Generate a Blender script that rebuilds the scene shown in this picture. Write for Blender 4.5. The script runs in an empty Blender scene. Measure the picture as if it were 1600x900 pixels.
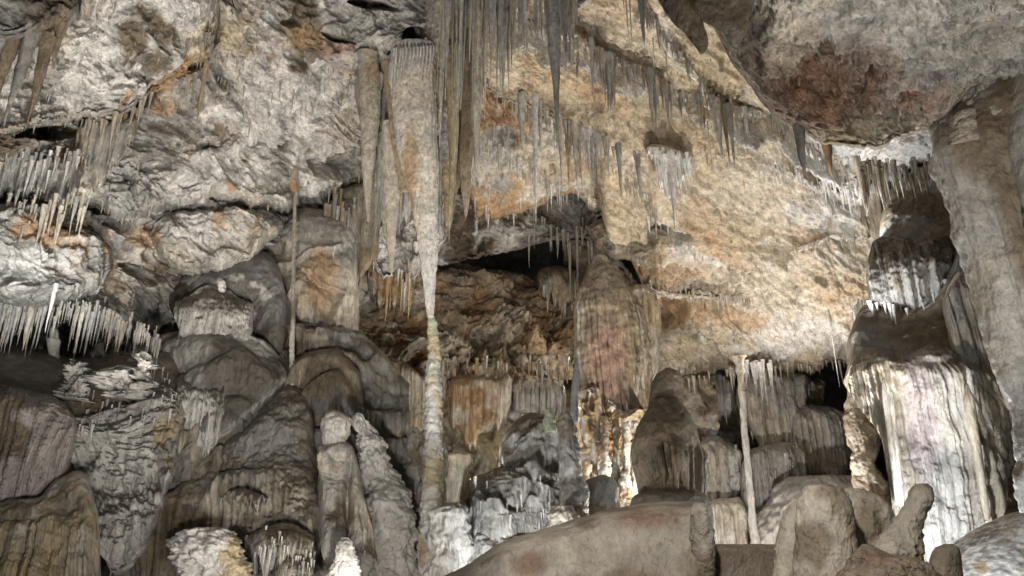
import bpy, math, numpy as np
from mathutils import Vector

# ------------------------------------------------------------------ camera / light / exposure
C = bpy.context.scene.collection
sc = bpy.context.scene
PITCH = math.radians(20.0)
FPX = 1164.0                      # focal length in pixels of the 1600 px wide photograph
CAM = np.array([0.0, 0.0, 1.6])
cam_d = bpy.data.cameras.new('camera')
cam = bpy.data.objects.new('camera', cam_d); C.objects.link(cam)
cam.location = CAM; cam.rotation_euler = (math.radians(90) + PITCH, 0, 0)
cam_d.sensor_width = 36.0; cam_d.lens = 36.0 * FPX / 1600.0
cam_d.clip_start = 0.05; cam_d.clip_end = 500
sc.camera = cam
w = bpy.data.worlds.new('World'); sc.world = w; w.use_nodes = True
w.node_tree.nodes['Background'].inputs[0].default_value = (0.95, 0.97, 1.0, 1)
w.node_tree.nodes['Background'].inputs[1].default_value = 0.04
sc.view_settings.view_transform = 'Standard'
sc.view_settings.look = 'None'
sc.view_settings.exposure = 0.25
sc.view_settings.gamma = 1.0
sc.cycles.max_bounces = 5; sc.cycles.diffuse_bounces = 3; sc.cycles.glossy_bounces = 2

cp, sp = math.cos(PITCH), math.sin(PITCH)
def P(px, py, Y):
    """pixel of the 1600x900 photograph + forward distance (m) -> world point"""
    px = np.asarray(px, float); py = np.asarray(py, float); Y = np.asarray(Y, float)
    u = (px - 800.0) / FPX; v = (450.0 - py) / FPX
    d = Y / (cp - v * sp)
    return np.stack(np.broadcast_arrays(CAM[0] + d * u, CAM[1] + Y + 0 * d, CAM[2] + d * (sp + v * cp)), -1)
def proj(w_):
    q = np.asarray(w_) - CAM
    d = q[..., 1] * cp + q[..., 2] * sp; up = -q[..., 1] * sp + q[..., 2] * cp
    return 800 + FPX * q[..., 0] / d, 450 - FPX * up / d
def mpp(py, Y):                   # metres per photo pixel
    return Y / (cp - (450.0 - py) / FPX * sp) / FPX

def lamp(kind, px, py, Y, power, colour=(1, 1, 1), radius=0.08, target=None, cone=100, blend=0.6):
    d = bpy.data.lights.new('cave_or_fill_lamp', kind); d.energy = power; d.color = colour  # cave lamps and added fill lamps share this name
    d.shadow_soft_size = radius
    o = bpy.data.objects.new('cave_or_fill_lamp', d); C.objects.link(o)
    o.location = P(px, py, Y)
    if kind == 'SPOT':
        d.spot_size = math.radians(cone); d.spot_blend = blend
        t = Vector(P(*target)) - Vector(o.location)
        o.rotation_euler = t.to_track_quat('-Z', 'Y').to_euler()
    return o
WH = (1.0, 0.97, 0.92); CW = (0.88, 0.94, 1.0); WM = (1.0, 0.96, 0.90); GN = (0.93, 1.0, 0.86)
#LIGHTS
# unseen fill floods placed like path lights, plus spots added to brighten single parts
lamp('SPOT', 250, 1150, 2.5, 800, WH, 0.10, (300, 60, 9), 92, 0.9)
lamp('SPOT', -60, 900, 5.2, 780, WH, 0.08, (330, 90, 9.2), 66, 1.0)
lamp('SPOT', 620, 1000, 5.2, 520, WH, 0.08, (560, 100, 9.2), 80, 0.9)
lamp('SPOT', 930, 850, 6.8, 30, WH, 0.06, (1040, 690, 8.0), 60)  # added to lift the brown bell stalagmite
lamp('SPOT', 1240, 868, 9.3, 1100, WM, 0.10, (1100, 120, 11), 104, 0.8)
lamp('SPOT', 800, 955, 6.8, 130, CW, 0.06, (820, 740, 8.7), 85)  # added because the silvery mound came out dark
lamp('SPOT', 1700, 700, 3.0, 330, WH, 0.10, (1330, 100, 5), 110)
lamp('SPOT', 900, -250, 1.4, 430, WH, 0.10, (1120, 900, 4.2), 50)  # unseen spot above the camera, added to brighten the foreground ledges
# hidden cave lamps, plus unseen fill lamps added to brighten dim parts
lamp('SPOT', 40, 560, 6.2, 230, CW, 0.05, (50, 428, 7.8), 46)
lamp('POINT', 1440, 842, 7.75, 135, CW, 0.06)
lamp('POINT', 1478, 885, 5.2, 30, CW, 0.04)
lamp('SPOT', 1310, 640, 15.5, 380, WH, 0.10, (1260, 480, 15.5), 130)
lamp('SPOT', 1335, 380, 11.6, 130, CW, 0.06, (1385, 240, 12.2), 120)
lamp('POINT', 1015, 745, 13.2, 24, CW, 0.08)
lamp('POINT', 742, 745, 10.0, 12, (1.0, 0.86, 0.5), 0.05)
lamp('SPOT', 752, 790, 8.75, 40, (1.0, 0.88, 0.55), 0.03, (710, 745, 9.3), 70)
lamp('SPOT', 680, 745, 9.8, 420, WM, 0.08, (780, 500, 17), 85)  # added to lighten the central recess
lamp('POINT', 935, 560, 16.4, 90, WM, 0.08)  # added fill behind the hanging bell, lights the recess from the right
lamp('SPOT', 1342, 470, 9.6, 45, CW, 0.05, (1430, 395, 10.2), 90)  # unseen spot in open air, added to whiten the upper curtain
lamp('SPOT', 1440, 720, 7.6, 90, WH, 0.05, (1535, 500, 9.2), 70)  # added to brighten the right curtain of the cascade
lamp('POINT', 640, 720, 12.0, 45, WH, 0.10)
lamp('SPOT', 780, 625, 15.9, 150, WH, 0.12, (800, 400, 17), 150)
lamp('SPOT', 250, 980, 4.0, 110, WH, 0.08, (200, 600, 8), 120)
lamp('SPOT', 600, 990, 5.5, 150, WH, 0.08, (640, 560, 9.0), 110)
lamp('POINT', 1180, 900, 11.5, 640, WH, 0.10)
lamp('SPOT', 330, 940, 6.6, 20, WH, 0.05, (330, 860, 7.7), 100)
lamp('SPOT', 556, 905, 7.1, 8, WH, 0.04, (540, 865, 7.6), 80)
#ENDLIGHTS

# ------------------------------------------------------------------ noise
rng = np.random.RandomState(11)
LAT = (rng.rand(64 * 64 * 64).astype(np.float32) * 2 - 1)
ROT = np.array([[0.00, 0.80, 0.60], [-0.80, 0.36, -0.48], [-0.60, -0.48, 0.64]])
def vn(Q):
    i = np.floor(Q); f = (Q - i).astype(np.float32); f = f * f * f * (f * (f * 6 - 15) + 10)
    i = i.astype(np.int64); a = i & 63; b = (i + 1) & 63
    x0, y0, z0 = a[..., 0] * 4096, a[..., 1] * 64, a[..., 2]
    x1, y1, z1 = b[..., 0] * 4096, b[..., 1] * 64, b[..., 2]
    fx, fy, fz = f[..., 0], f[..., 1], f[..., 2]
    def L(p, q, t): return p + (q - p) * t
    return L(L(L(LAT[x0 + y0 + z0], LAT[x1 + y0 + z0], fx), L(LAT[x0 + y1 + z0], LAT[x1 + y1 + z0], fx), fy),
             L(L(LAT[x0 + y0 + z1], LAT[x1 + y0 + z1], fx), L(LAT[x0 + y1 + z1], LAT[x1 + y1 + z1], fx), fy), fz)
def fbm(Q, s=1.0, o=4, seed=0, g=0.5, mode=0):
    Q = Q * s + seed * 7.31; a = 1.0; r = 0.0; t = 0.0
    for _ in range(o):
        n = vn(Q)
        if mode == 1: n = np.abs(n) * 2 - 0.7            # billow: round lumps, sharp creases
        elif mode == 2: n = 1 - np.abs(n) * 2.4          # ridged
        r = r + a * n; t += a; a *= g
        Q = (Q @ ROT) * 2.03 + 3.7
    return r / t
def n1(x, seed=0):
    x = np.asarray(x, float)
    return vn(np.stack([x, np.full_like(x, seed * 3.17 + 0.5), np.full_like(x, seed * 1.3 + 0.25)], -1))
def ss(a, b, x):
    t = np.clip((x - a) / (b - a), 0, 1); return t * t * (3 - 2 * t)
def curve(pts, x):
    """smooth (monotone-ish) interpolation"""
    pts = sorted(pts); xs = np.array([p[0] for p in pts], float); ys = np.array([p[1] for p in pts], float)
    if len(xs) < 3: return np.interp(x, xs, ys)
    h = np.diff(xs); dl = np.diff(ys) / h; m = np.zeros_like(xs)
    m[1:-1] = np.where(dl[:-1] * dl[1:] > 0, 2 * dl[:-1] * dl[1:] / (dl[:-1] + dl[1:] + 1e-12), 0); m[0] = dl[0]; m[-1] = dl[-1]
    k = np.clip(np.searchsorted(xs, x) - 1, 0, len(h) - 1); t = np.clip((x - xs[k]) / h[k], 0, 1)
    return (ys[k] * (1 + 2 * t) * (1 - t) ** 2 + h[k] * m[k] * t * (1 - t) ** 2 + ys[k + 1] * t * t * (3 - 2 * t) + h[k] * m[k + 1] * t * t * (t - 1))
def rbf(pts):
    A = np.array(pts, float); D = np.hypot(A[:, None, 0] - A[None, :, 0], A[:, None, 1] - A[None, :, 1]); mu = A[:, 2].mean()
    wts = np.linalg.solve(D + np.eye(len(A)) * 1e-3, A[:, 2] - mu)
    def f(X, Y):
        r = np.zeros(np.shape(X)) + mu
        for (x, y, _), q in zip(A, wts): r = r + q * np.sqrt((X - x) ** 2 + (Y - y) ** 2 + 400)
        return r
    return f
def segd(X, Y, path):
    """distance to a polyline, and which side (+ = below / right of it)"""
    best = np.full(np.shape(X), 1e9); side = np.zeros(np.shape(X))
    for (x0, y0), (x1, y1) in zip(path[:-1], path[1:]):
        dx, dy = x1 - x0, y1 - y0; t = np.clip(((X - x0) * dx + (Y - y0) * dy) / (dx * dx + dy * dy), 0, 1)
        ex, ey = X - x0 - t * dx, Y - y0 - t * dy; d = np.hypot(ex, ey); s = np.sign(dx * (Y - y0) - dy * (X - x0))
        m = d < best; best = np.where(m, d, best); side = np.where(m, s, side)
    return best, side

# ------------------------------------------------------------------ materials
def rockmat(name, bump=0.6, scale=9.0, stretch=1.0, rough=(0.45, 0.85), pop=0.0, grain=0.35, bd=0.03):
    m = bpy.data.materials.new(name); m.use_nodes = True; N = m.node_tree; nd = N.nodes; L = N.links
    for n in list(nd): nd.remove(n)
    out = nd.new('ShaderNodeOutputMaterial'); b = nd.new('ShaderNodeBsdfPrincipled'); L.new(b.outputs[0], out.inputs[0])
    g = nd.new('ShaderNodeNewGeometry'); mp = nd.new('ShaderNodeMapping'); mp.inputs['Scale'].default_value = (1, 1, stretch)
    L.new(g.outputs['Position'], mp.inputs[0])
    def noise(s, det, ro, dist=0.0):
        n = nd.new('ShaderNodeTexNoise'); n.inputs['Scale'].default_value = s; n.inputs['Detail'].default_value = det
        n.inputs['Roughness'].default_value = ro; n.inputs['Distortion'].default_value = dist; L.new(mp.outputs[0], n.inputs['Vector']); return n
    n1_ = noise(scale, 7, 0.62, 0.4); n2 = noise(scale * 5.1, 4, 0.7)
    at = nd.new('ShaderNodeAttribute'); at.attribute_name = 'col'
    r1 = nd.new('ShaderNodeMapRange'); r1.inputs[1].default_value = 0.3; r1.inputs[2].default_value = 0.7; r1.inputs[3].default_value = 1 - grain; r1.inputs[4].default_value = 1 + grain * 0.8
    L.new(n1_.outputs[0], r1.inputs[0])
    r2 = nd.new('ShaderNodeMapRange'); r2.inputs[1].default_value = 0.3; r2.inputs[2].default_value = 0.7; r2.inputs[3].default_value = 1 - grain * 0.7; r2.inputs[4].default_value = 1 + grain * 0.6
    L.new(n2.outputs[0], r2.inputs[0])
    mu = nd.new('ShaderNodeMath'); mu.operation = 'MULTIPLY'; L.new(r1.outputs[0], mu.inputs[0]); L.new(r2.outputs[0], mu.inputs[1])
    vm = nd.new('ShaderNodeVectorMath'); vm.operation = 'SCALE'; L.new(at.outputs['Color'], vm.inputs[0]); L.new(mu.outputs[0], vm.inputs['Scale'])
    L.new(vm.outputs[0], b.inputs['Base Color'])
    rr = nd.new('ShaderNodeMapRange'); rr.inputs[1].default_value = 0.35; rr.inputs[2].default_value = 0.65; rr.inputs[3].default_value = rough[0]; rr.inputs[4].default_value = rough[1]
    n3 = noise(scale * 0.6, 3, 0.5); L.new(n3.outputs[0], rr.inputs[0]); L.new(rr.outputs[0], b.inputs['Roughness'])
    b.inputs['Specular IOR Level'].default_value = 0.5
    h = nd.new('ShaderNodeMath'); h.operation = 'MULTIPLY_ADD'; L.new(n2.outputs[0], h.inputs[0]); h.inputs[1].default_value = 0.35; L.new(n1_.outputs[0], h.inputs[2])
    last = h
    if pop > 0:
        v = nd.new('ShaderNodeTexVoronoi'); v.inputs['Scale'].default_value = scale * 2.2; L.new(mp.outputs[0], v.inputs['Vector'])
        q = nd.new('ShaderNodeMath'); q.operation = 'MULTIPLY_ADD'; L.new(v.outputs['Distance'], q.inputs[0]); q.inputs[1].default_value = -pop; L.new(h.outputs[0], q.inputs[2]); last = q
    bp = nd.new('ShaderNodeBump'); bp.inputs['Strength'].default_value = bump; bp.inputs['Distance'].default_value = bd
    L.new(last.outputs[0], bp.inputs['Height']); L.new(bp.outputs[0], b.inputs['Normal'])
    return m
M_ROCK = rockmat('rough_limestone', 0.9, 5.0, 1.0, (0.28, 0.8), 0.25, 0.5, 0.09)
M_CEIL = rockmat('ceiling_limestone', 0.9, 6.0, 1.0, (0.5, 0.9), 0.25, 0.42, 0.07)
M_FLOW = rockmat('flowstone_calcite', 0.95, 11.0, 0.3, (0.13, 0.6), 0.25, 0.42, 0.04)
M_SMOOTH = rockmat('sediment_coated_flowstone', 0.9, 9.0, 0.6, (0.28, 0.7), 0.2, 0.3, 0.045)
M_STAL = rockmat('stalactite_calcite', 1.0, 20.0, 0.5, (0.18, 0.55), 0.25, 0.42, 0.02)
M_POP = rockmat('popcorn_calcite', 0.8, 7.0, 1.0, (0.5, 0.85), 0.5, 0.34, 0.05)

WHITE = np.array([0.66, 0.62, 0.57]); GREY = np.array([0.36, 0.335, 0.30]); TAN = np.array([0.47, 0.36, 0.235]); PALE = np.array([0.55, 0.48, 0.38])
ORANGE = np.array([0.42, 0.27, 0.145]); RUST = np.array([0.21, 0.115, 0.07]); BROWN = np.array([0.20, 0.155, 0.105]); DARK = np.array([0.105, 0.09, 0.072]); OCHRE = np.array([0.48, 0.385, 0.24])
def mix(a, b, t): return a + (b - a) * np.clip(t, 0, 1)[..., None]
def pal(base, *layers):
    """base colour plus noise-driven layers (colour, scale, threshold, softness, seed) or ('up', colour, lo, hi) or ('px', colour, x, y, rx, ry)"""
    def f(W, NZ, X, Y):
        c = np.zeros(W.shape) + base
        c = c * (1 + 0.22 * fbm(W, 0.9, 3, 91))[..., None]
        for l in layers:
            tg = l[0] if isinstance(l[0], str) else ''
            if tg == 'up': t = ss(l[2], l[3], NZ + 0.18 * fbm(W, 3.0, 3, 5))
            elif tg == 'path':
                d_, _s = segd(X + 12 * fbm(W, 1.2, 3, 41), Y + 12 * fbm(W, 1.2, 3, 43), l[2]); t = 0.85 * (1 - ss(0.3, 1.3, d_ / l[3] + 0.8 * fbm(W, 2.0, 4, 9)))
            elif tg == 'px':
                q = np.sqrt(((X - l[2]) / l[4]) ** 2 + ((Y - l[3]) / l[5]) ** 2) + 1.1 * fbm(W, 1.3, 6, 8, 0.6); t = 0.8 * (1 - ss(0.35, 1.25, q))
            elif tg == 'bed':
                q = fbm(along(W, 0.8), l[2], 5, l[4], 0.6); t = 0.85 * ss(l[3] - 0.22, l[3] + 0.22, q + 0.10 * fbm(W, 9.0, 2, 3))
            elif tg == 'streak':
                q = fbm(W * np.array([1, 1, 0.12]), l[2], 3, l[4]); t = ss(l[3] - 0.12, l[3] + 0.12, q)
            else:
                q = fbm(W, l[1], 4, l[4]); t = ss(l[2] - l[3], l[2] + l[3], q)
            c = mix(c, l[1] if tg else l[0], t)
        return c
    return f

# ------------------------------------------------------------------ mesh output
def mesh_obj(name, V, F, col, mat, parent=None, smooth=True, keep=False):
    V = np.asarray(V, float)
    base = np.zeros(3) if keep else np.array([V[:, 0].mean(), V[:, 1].mean(), V[:, 2].min()])
    V = np.ascontiguousarray(V - base, np.float32); me = bpy.data.meshes.new(name)
    nf = len(F); k = F.shape[1]
    me.vertices.add(len(V)); me.vertices.foreach_set('co', V.ravel())
    me.loops.add(nf * k); me.loops.foreach_set('vertex_index', np.ascontiguousarray(F, np.int32).ravel())
    me.polygons.add(nf); me.polygons.foreach_set('loop_start', np.arange(0, nf * k, k, dtype=np.int32))
    me.update(calc_edges=True)
    if smooth: me.polygons.foreach_set('use_smooth', np.ones(nf, bool))
    a = me.attributes.new('col', 'FLOAT_COLOR', 'POINT')
    cc = np.ones((len(V), 4), np.float32); cc[:, :3] = np.clip(col, 0.01, 0.85); a.data.foreach_set('color', cc.ravel())
    me.materials.append(mat)
    o = bpy.data.objects.new(name, me); C.objects.link(o)
    o.location = base if parent is None else base - np.array(parent['_w'])
    if parent is not None: o.parent = parent
    o['_w'] = list(base)
    return o
def tag(o, label=None, cat=None, group=None, kind=None):
    if label: o['label'] = label
    if cat: o['category'] = cat
    if group: o['group'] = group
    if kind: o['kind'] = kind
    return o
def thing(name, px, py, Y, label, cat, group=None):
    o = bpy.data.objects.new(name, None); o.empty_display_size = 0.2; C.objects.link(o); o.location = P(px, py, Y); o['_w'] = list(P(px, py, Y))
    return tag(o, label, cat, group)
def gridfaces(nr, nc, wrap_r=False, wrap_c=False):
    r = np.arange(nr if wrap_r else nr - 1); c = np.arange(nc if wrap_c else nc - 1)
    R, K = np.meshgrid(r, c, indexing='ij'); R2 = (R + 1) % nr; K2 = (K + 1) % nc
    return np.stack([R * nc + K, R * nc + K2, R2 * nc + K2, R2 * nc + K], -1).reshape(-1, 4)
def normals(W):
    a = np.gradient(W, axis=1); b = np.gradient(W, axis=0)
    n = np.cross(a, b); n /= np.linalg.norm(n, axis=-1, keepdims=True) + 1e-9
    return n

# ------------------------------------------------------------------ displacement recipes (metres, outward)
def d_rock(amp=0.5, s=1.0, seed=0, strata=0.0, sdir=(0.25, 0.2, 1.0), sk=1.6, fine=0.5):
    def f(W, X, Y):
        wv = np.stack([fbm(W, 0.7 * s, 3, seed + 1), fbm(W, 0.7 * s, 3, seed + 2), fbm(W, 0.7 * s, 3, seed + 3)], -1)
        Q = W + wv * (0.9 / s)
        h = 0.55 * fbm(Q, 0.45 * s, 3, seed + 4) + 0.50 * fbm(Q, 1.0 * s, 6, seed + 5, 0.52, 1) + 0.30 * fine * fbm(Q, 3.2 * s, 4, seed + 6, 0.6, 2)
        if strata:
            sd = np.array(sdir) / np.linalg.norm(sdir); t = (W @ sd) * sk * s + 1.1 * fbm(Q, 0.55 * s, 4, seed + 7); fr = t - np.floor(t)
            saw = (1 - fr) ** 0.7 * ss(0.0, 0.12, fr)
            h = h + strata * saw * (0.5 + 0.8 * fbm(Q, 0.8 * s, 2, seed + 8))
        calm = 0.15 + 1.15 * ss(-0.25, 0.3, fbm(W, 0.5 * s, 3, seed + 12))
        n = fbm(Q, 0.9 * s, 4, seed + 14, 0.55) * 4.0; fl = np.floor(n); fl = fl + ss(0.0, 0.2, n - fl)
        return amp * (0.45 * h + 0.6 * fbm(Q, 0.4 * s, 2, seed + 13) + 0.7 * h * calm + 0.16 * fl + 0.10 * fine * fbm(W, 7.0 * s, 4, seed + 15, 0.6, 1))
    return f
def ribs(u, k, seed=0, wob=None):
    ph = u * k + 1.7 * n1(u * k * 0.33, seed) + 0.5 * n1(u * k * 1.3, seed + 1)
    if wob is not None: ph = ph + wob
    r = np.abs(np.sin(math.pi * ph)) ** 0.6
    return r * (0.65 + 0.5 * n1(u * k * 0.7, seed + 2))
def d_flute(amp=0.12, k=60.0, seed=0, base=None, warp=0.35, y0=None, y1=None):
    """vertical ribs; k = ribs per radian of azimuth"""
    def f(W, X, Y):
        az = np.arctan2(W[..., 0] - CAM[0], W[..., 1] - CAM[1]); wob = warp * fbm(W * np.array([1, 1, 0.35]), 1.6, 3, seed + 3)
        h = amp * (ribs(az, k, seed, wob) + 0.35 * ribs(az, k * 2.7, seed + 5, wob * 2))
        if y0 is not None: h = h * ss(y0, y0 + 25, Y + 14 * n1(X * 0.07, seed))
        if y1 is not None: h = h * (1 - ss(y1 - 20, y1 + 5, Y))
        if base: h = h + base(W, X, Y)
        else: h = h + 0.6 * amp * fbm(W * np.array([1, 1, 0.6]), 3.0, 4, seed + 9)
        return h
    return f
def d_drape(amp=0.2, tier=0.8, k=60.0, fl=0.08, seed=0, rough=0.05):
    """stacked dripstone tiers: a lip that juts out, ribs hanging below it"""
    def f(W, X, Y):
        az = np.arctan2(W[..., 0] - CAM[0], W[..., 1] - CAM[1]); r = np.hypot(W[..., 0], W[..., 1])
        t = W[..., 2] / tier + 1.5 * fbm(W * np.array([1, 1, 0.5]), 0.55 / tier, 4, seed) + 0.35 * vn(W * np.array([1, 1, 0.3]) * 3.1 / tier + seed)
        fr = t - np.floor(t); on = 0.35 + 0.9 * ss(-0.3, 0.3, fbm(W, 0.7 / tier, 2, seed + 4))
        lip = ss(0.0, 0.75, fr) ** 1.3 * (1 - ss(0.86, 1.0, fr))
        wob = 0.5 * fbm(W * np.array([1, 1, 0.35]), 1.8, 3, seed + 3)
        rb = ribs(az, k, seed + 1, wob) + 0.4 * ribs(az, k * 2.4, seed + 6, 2 * wob)
        return amp * lip * on + fl * rb * ss(0.05, 0.3, fr) * (1 - 0.85 * ss(0.72, 0.9, fr)) * on + rough * fbm(W, 4.0, 5, seed + 9, 0.6, 1) + 0.5 * amp * fbm(W, 0.9, 2, seed + 11)
    return f
CRK = P(1330, 290, 14.0) - P(800, 40, 9.4); CRK = CRK / np.linalg.norm(CRK)      # strike of the ceiling cracks
def along(W, k=0.7): return W - k * (W @ CRK)[..., None] * CRK
def d_flake(amp=0.1, s=0.8, lev=5.0, seed=0, st=0.7):
    """bedding flakes: terraces with crisp little edges"""
    def f(W, X, Y):
        Q = along(W, st); wv = np.stack([fbm(Q, 1.4 * s, 4, seed + i) for i in range(3)], -1)
        n = fbm(Q + wv * 0.5, s, 4, seed + 4, 0.55) * lev; fl = np.floor(n); fr = n - fl
        return amp * ((fl + ss(0.0, 0.22, fr)) / lev * 2.2 + 0.55 * fbm(Q, 6 * s, 5, seed + 5, 0.68, 1) + 0.12 * fbm(Q, 13 * s, 3, seed + 6, 0.6, 2))
    return f
def d_lump(amp=0.15, s=1.0, seed=0, m=0):
    return lambda W, X, Y: amp * (fbm(W, s, 5, seed, 0.5, m) + 0.3 * fbm(W, s * 5, 3, seed + 3, 0.55))
def d_sum(*fs): return lambda W, X, Y: sum(f(W, X, Y) for f in fs)
def d_steps(paths):
    """lips and cracks along polylines: (path, lip m, width px, step m)"""
    def f(W, X, Y):
        h = 0
        for path, lip, wd, st in paths:
            XX = X + 14 * fbm(W, 1.2, 3, 41); YY = Y + 14 * fbm(W, 1.2, 3, 43)
            d, s = segd(XX, YY, path)
            h = h + lip * np.exp(-(d / wd) ** 2) * (0.7 + 0.6 * fbm(W, 2.2, 3, 44)) - st * (s > 0) * np.exp(-(d / (wd * 4)) ** 2) * ss(0, 3, d)
        return h
    return f

def d_pits(pits):
    """real cavities: (x, y, rx, ry, depth m, tilt deg)"""
    def f(W, X, Y):
        h = 0; nx = 1.0 * fbm(W, 1.6, 4, 45, 0.6); ny = fbm(W, 1.6, 4, 47, 0.6)
        for x, y, rx, ry, dp, an in pits:
            ca, sa = math.cos(math.radians(an)), math.sin(math.radians(an)); dx, dy = X - x, Y - y
            q = np.sqrt(((dx * ca + dy * sa) / rx + 0.5 * nx) ** 2 + ((-dx * sa + dy * ca) / ry + 0.5 * ny) ** 2); h = h - dp * (1 - ss(0.6, 1.0, q))
        return h
    return f

# ------------------------------------------------------------------ relief bodies (rock masses with their own thickness)
class Surf: pass
SURFS = []
def front(x, y):
    best = 30.0
    for S in SURFS:
        if S.x0 <= x <= S.x1:
            i = int((x - S.x0) / (S.x1 - S.x0) * (len(S.xs) - 1))
            if S.T[i] <= y <= S.B[i]: best = min(best, S.Y(x, y))
    return best - 0.07
def slab(name, top, bot, depth, disp, col, mat, roll=(40, 1.0), edges='tblr', step=2.0, thick=0.8, jag=4.0, hem=None, taper=0.9,
         label=None, cat=None, group=None, kind=None, parent=None, seed=0):
    x0 = max(min(p[0] for p in top), min(p[0] for p in bot)); x1 = min(max(p[0] for p in top), max(p[0] for p in bot))
    xs = np.linspace(x0, x1, int((x1 - x0) / step) + 1)
    T = curve(top, xs); B = curve(bot, xs)
    if 't' in edges: T = T + jag * 0.6 * (n1(xs * 0.05, seed + 50) + 0.5 * n1(xs * 0.17, seed + 51))
    if 'b' in edges: B = B + jag * (n1(xs * 0.04, seed + 52) + 0.6 * n1(xs * 0.13, seed + 53) + 0.3 * n1(xs * 0.4, seed + 54))
    if hem:
        amp, fr = hem; q = n1(xs * fr, seed + 60); q2 = n1(xs * fr * 2.3, seed + 61)
        B = B + amp * (ss(0.0, 0.9, q) + 0.5 * ss(0.1, 0.9, q2)) * (0.6 + 0.6 * n1(xs * fr * 0.2, seed + 62))
    B = np.maximum(B, T + 1.5)
    tw_ = min(roll[0] * taper, (x1 - x0) * 0.4)
    if tw_ > 0:
        ff = np.ones_like(xs)
        if 'l' in edges: u_ = np.clip((xs - x0) / tw_, 0, 1); ff = ff * np.sqrt(np.clip(1 - (1 - u_) ** 2.2, 0, 1))
        if 'r' in edges: u_ = np.clip((x1 - xs) / tw_, 0, 1); ff = ff * np.sqrt(np.clip(1 - (1 - u_) ** 2.2, 0, 1))
        md = 0.55 * T + 0.45 * B
        T, B = md + (T - md) * (ff if 't' in edges else 1), md + (B - md) * (ff if 'b' in edges else 1)
        B = np.maximum(B, T + 1.5)
    nr = max(6, int((B - T).max() / step) + 1); t = np.linspace(0, 1, nr)[:, None]
    X = np.broadcast_to(xs, (nr, len(xs))).copy(); Yp = T + t * (B - T)
    xw = jag * 1.2 * (n1(Yp * 0.035, seed + 70) + 0.5 * n1(Yp * 0.12, seed + 71)); wl = 1 - ss(0, 50, X - x0); wr = 1 - ss(0, 50, x1 - X)
    X = X + xw * ((wl if 'l' in edges else 0) + (wr if 'r' in edges else 0))
    Dp = depth(X, Yp) if callable(depth) else (rbf(depth)(X, Yp) if isinstance(depth, list) else np.full(X.shape, float(depth)))
    dist = np.full(X.shape, 1e9)
    if 't' in edges: dist = np.minimum(dist, Yp - T)
    if 'b' in edges: dist = np.minimum(dist, B - Yp)
    if 'l' in edges: dist = np.minimum(dist, X - x0)
    if 'r' in edges: dist = np.minimum(dist, x1 - X)
    e = np.clip(dist / roll[0], 0, 1); Dp = Dp + roll[1] * (1 - np.sqrt(np.clip(1 - (1 - e) ** 2, 0, 1)))
    W = P(X, Yp, Dp); D0 = depth if callable(depth) else (rbf(depth) if isinstance(depth, list) else (lambda a, b: np.full(np.shape(a), float(depth))))
    N = np.cross(P(X + 2, Yp, D0(X + 2, Yp)) - P(X - 2, Yp, D0(X - 2, Yp)), P(X, Yp + 2, D0(X, Yp + 2)) - P(X, Yp - 2, D0(X, Yp - 2))); N /= np.linalg.norm(N, axis=-1, keepdims=True)
    s = np.sign(((W - CAM) * N).sum(-1, keepdims=True)); N = -N * s
    # keep displacement from running wild at grazing edges
    vd = (CAM - W); vd /= np.linalg.norm(vd, axis=-1, keepdims=True)
    em = (0.12 + 0.68 * ss(0, 1, e))[..., None]; dv = N * em + vd * (1 - em)
    W2 = W + dv * disp(W, X, Yp)[..., None] if disp else W
    N2 = normals(W2); N2 *= -np.sign(((W2 - CAM) * N2).sum(-1, keepdims=True))
    cl = col(W2, N2[..., 2], X, Yp)
    bk = []
    wf = W2[..., 1]
    for fr_, dd in ((0.92, 0.6), (0.66, 1.0), (0.34, 1.0), (0.08, 0.6)):
        r0 = max(0, int((fr_ - 0.2) * nr)); r1_ = min(nr, int((fr_ + 0.2) * nr) + 1)
        bk.append(P(xs, T + fr_ * (B - T), wf[r0:r1_].max(0) + thick * dd))
    Wall = np.concatenate([W2, np.array(bk)], 0); clall = np.concatenate([cl, np.repeat(cl[-1:], 4, 0)], 0)
    nc = len(xs); F = gridfaces(nr + 4, nc, wrap_r=True)
    o = mesh_obj(name, Wall.reshape(-1, 3), F, clall.reshape(-1, 3), mat, parent)
    tag(o, label, cat, group, kind)
    S = Surf(); S.o = o; S.W = W2; S.N = N2; S.xs = xs; S.T = T; S.B = B; S.nr = nr
    def at(x, y):
        i = int(np.clip(round((x - x0) / (x1 - x0) * (nc - 1)), 0, nc - 1)); j = int(np.clip(round((y - T[i]) / max(B[i] - T[i], 1) * (nr - 1)), 0, nr - 1))
        return W2[j, i]
    S.x0, S.x1 = x0, x1; SURFS.append(S)
    S.at = at; S.Y = lambda x, y: float(at(x, y)[1])
    return S

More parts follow.
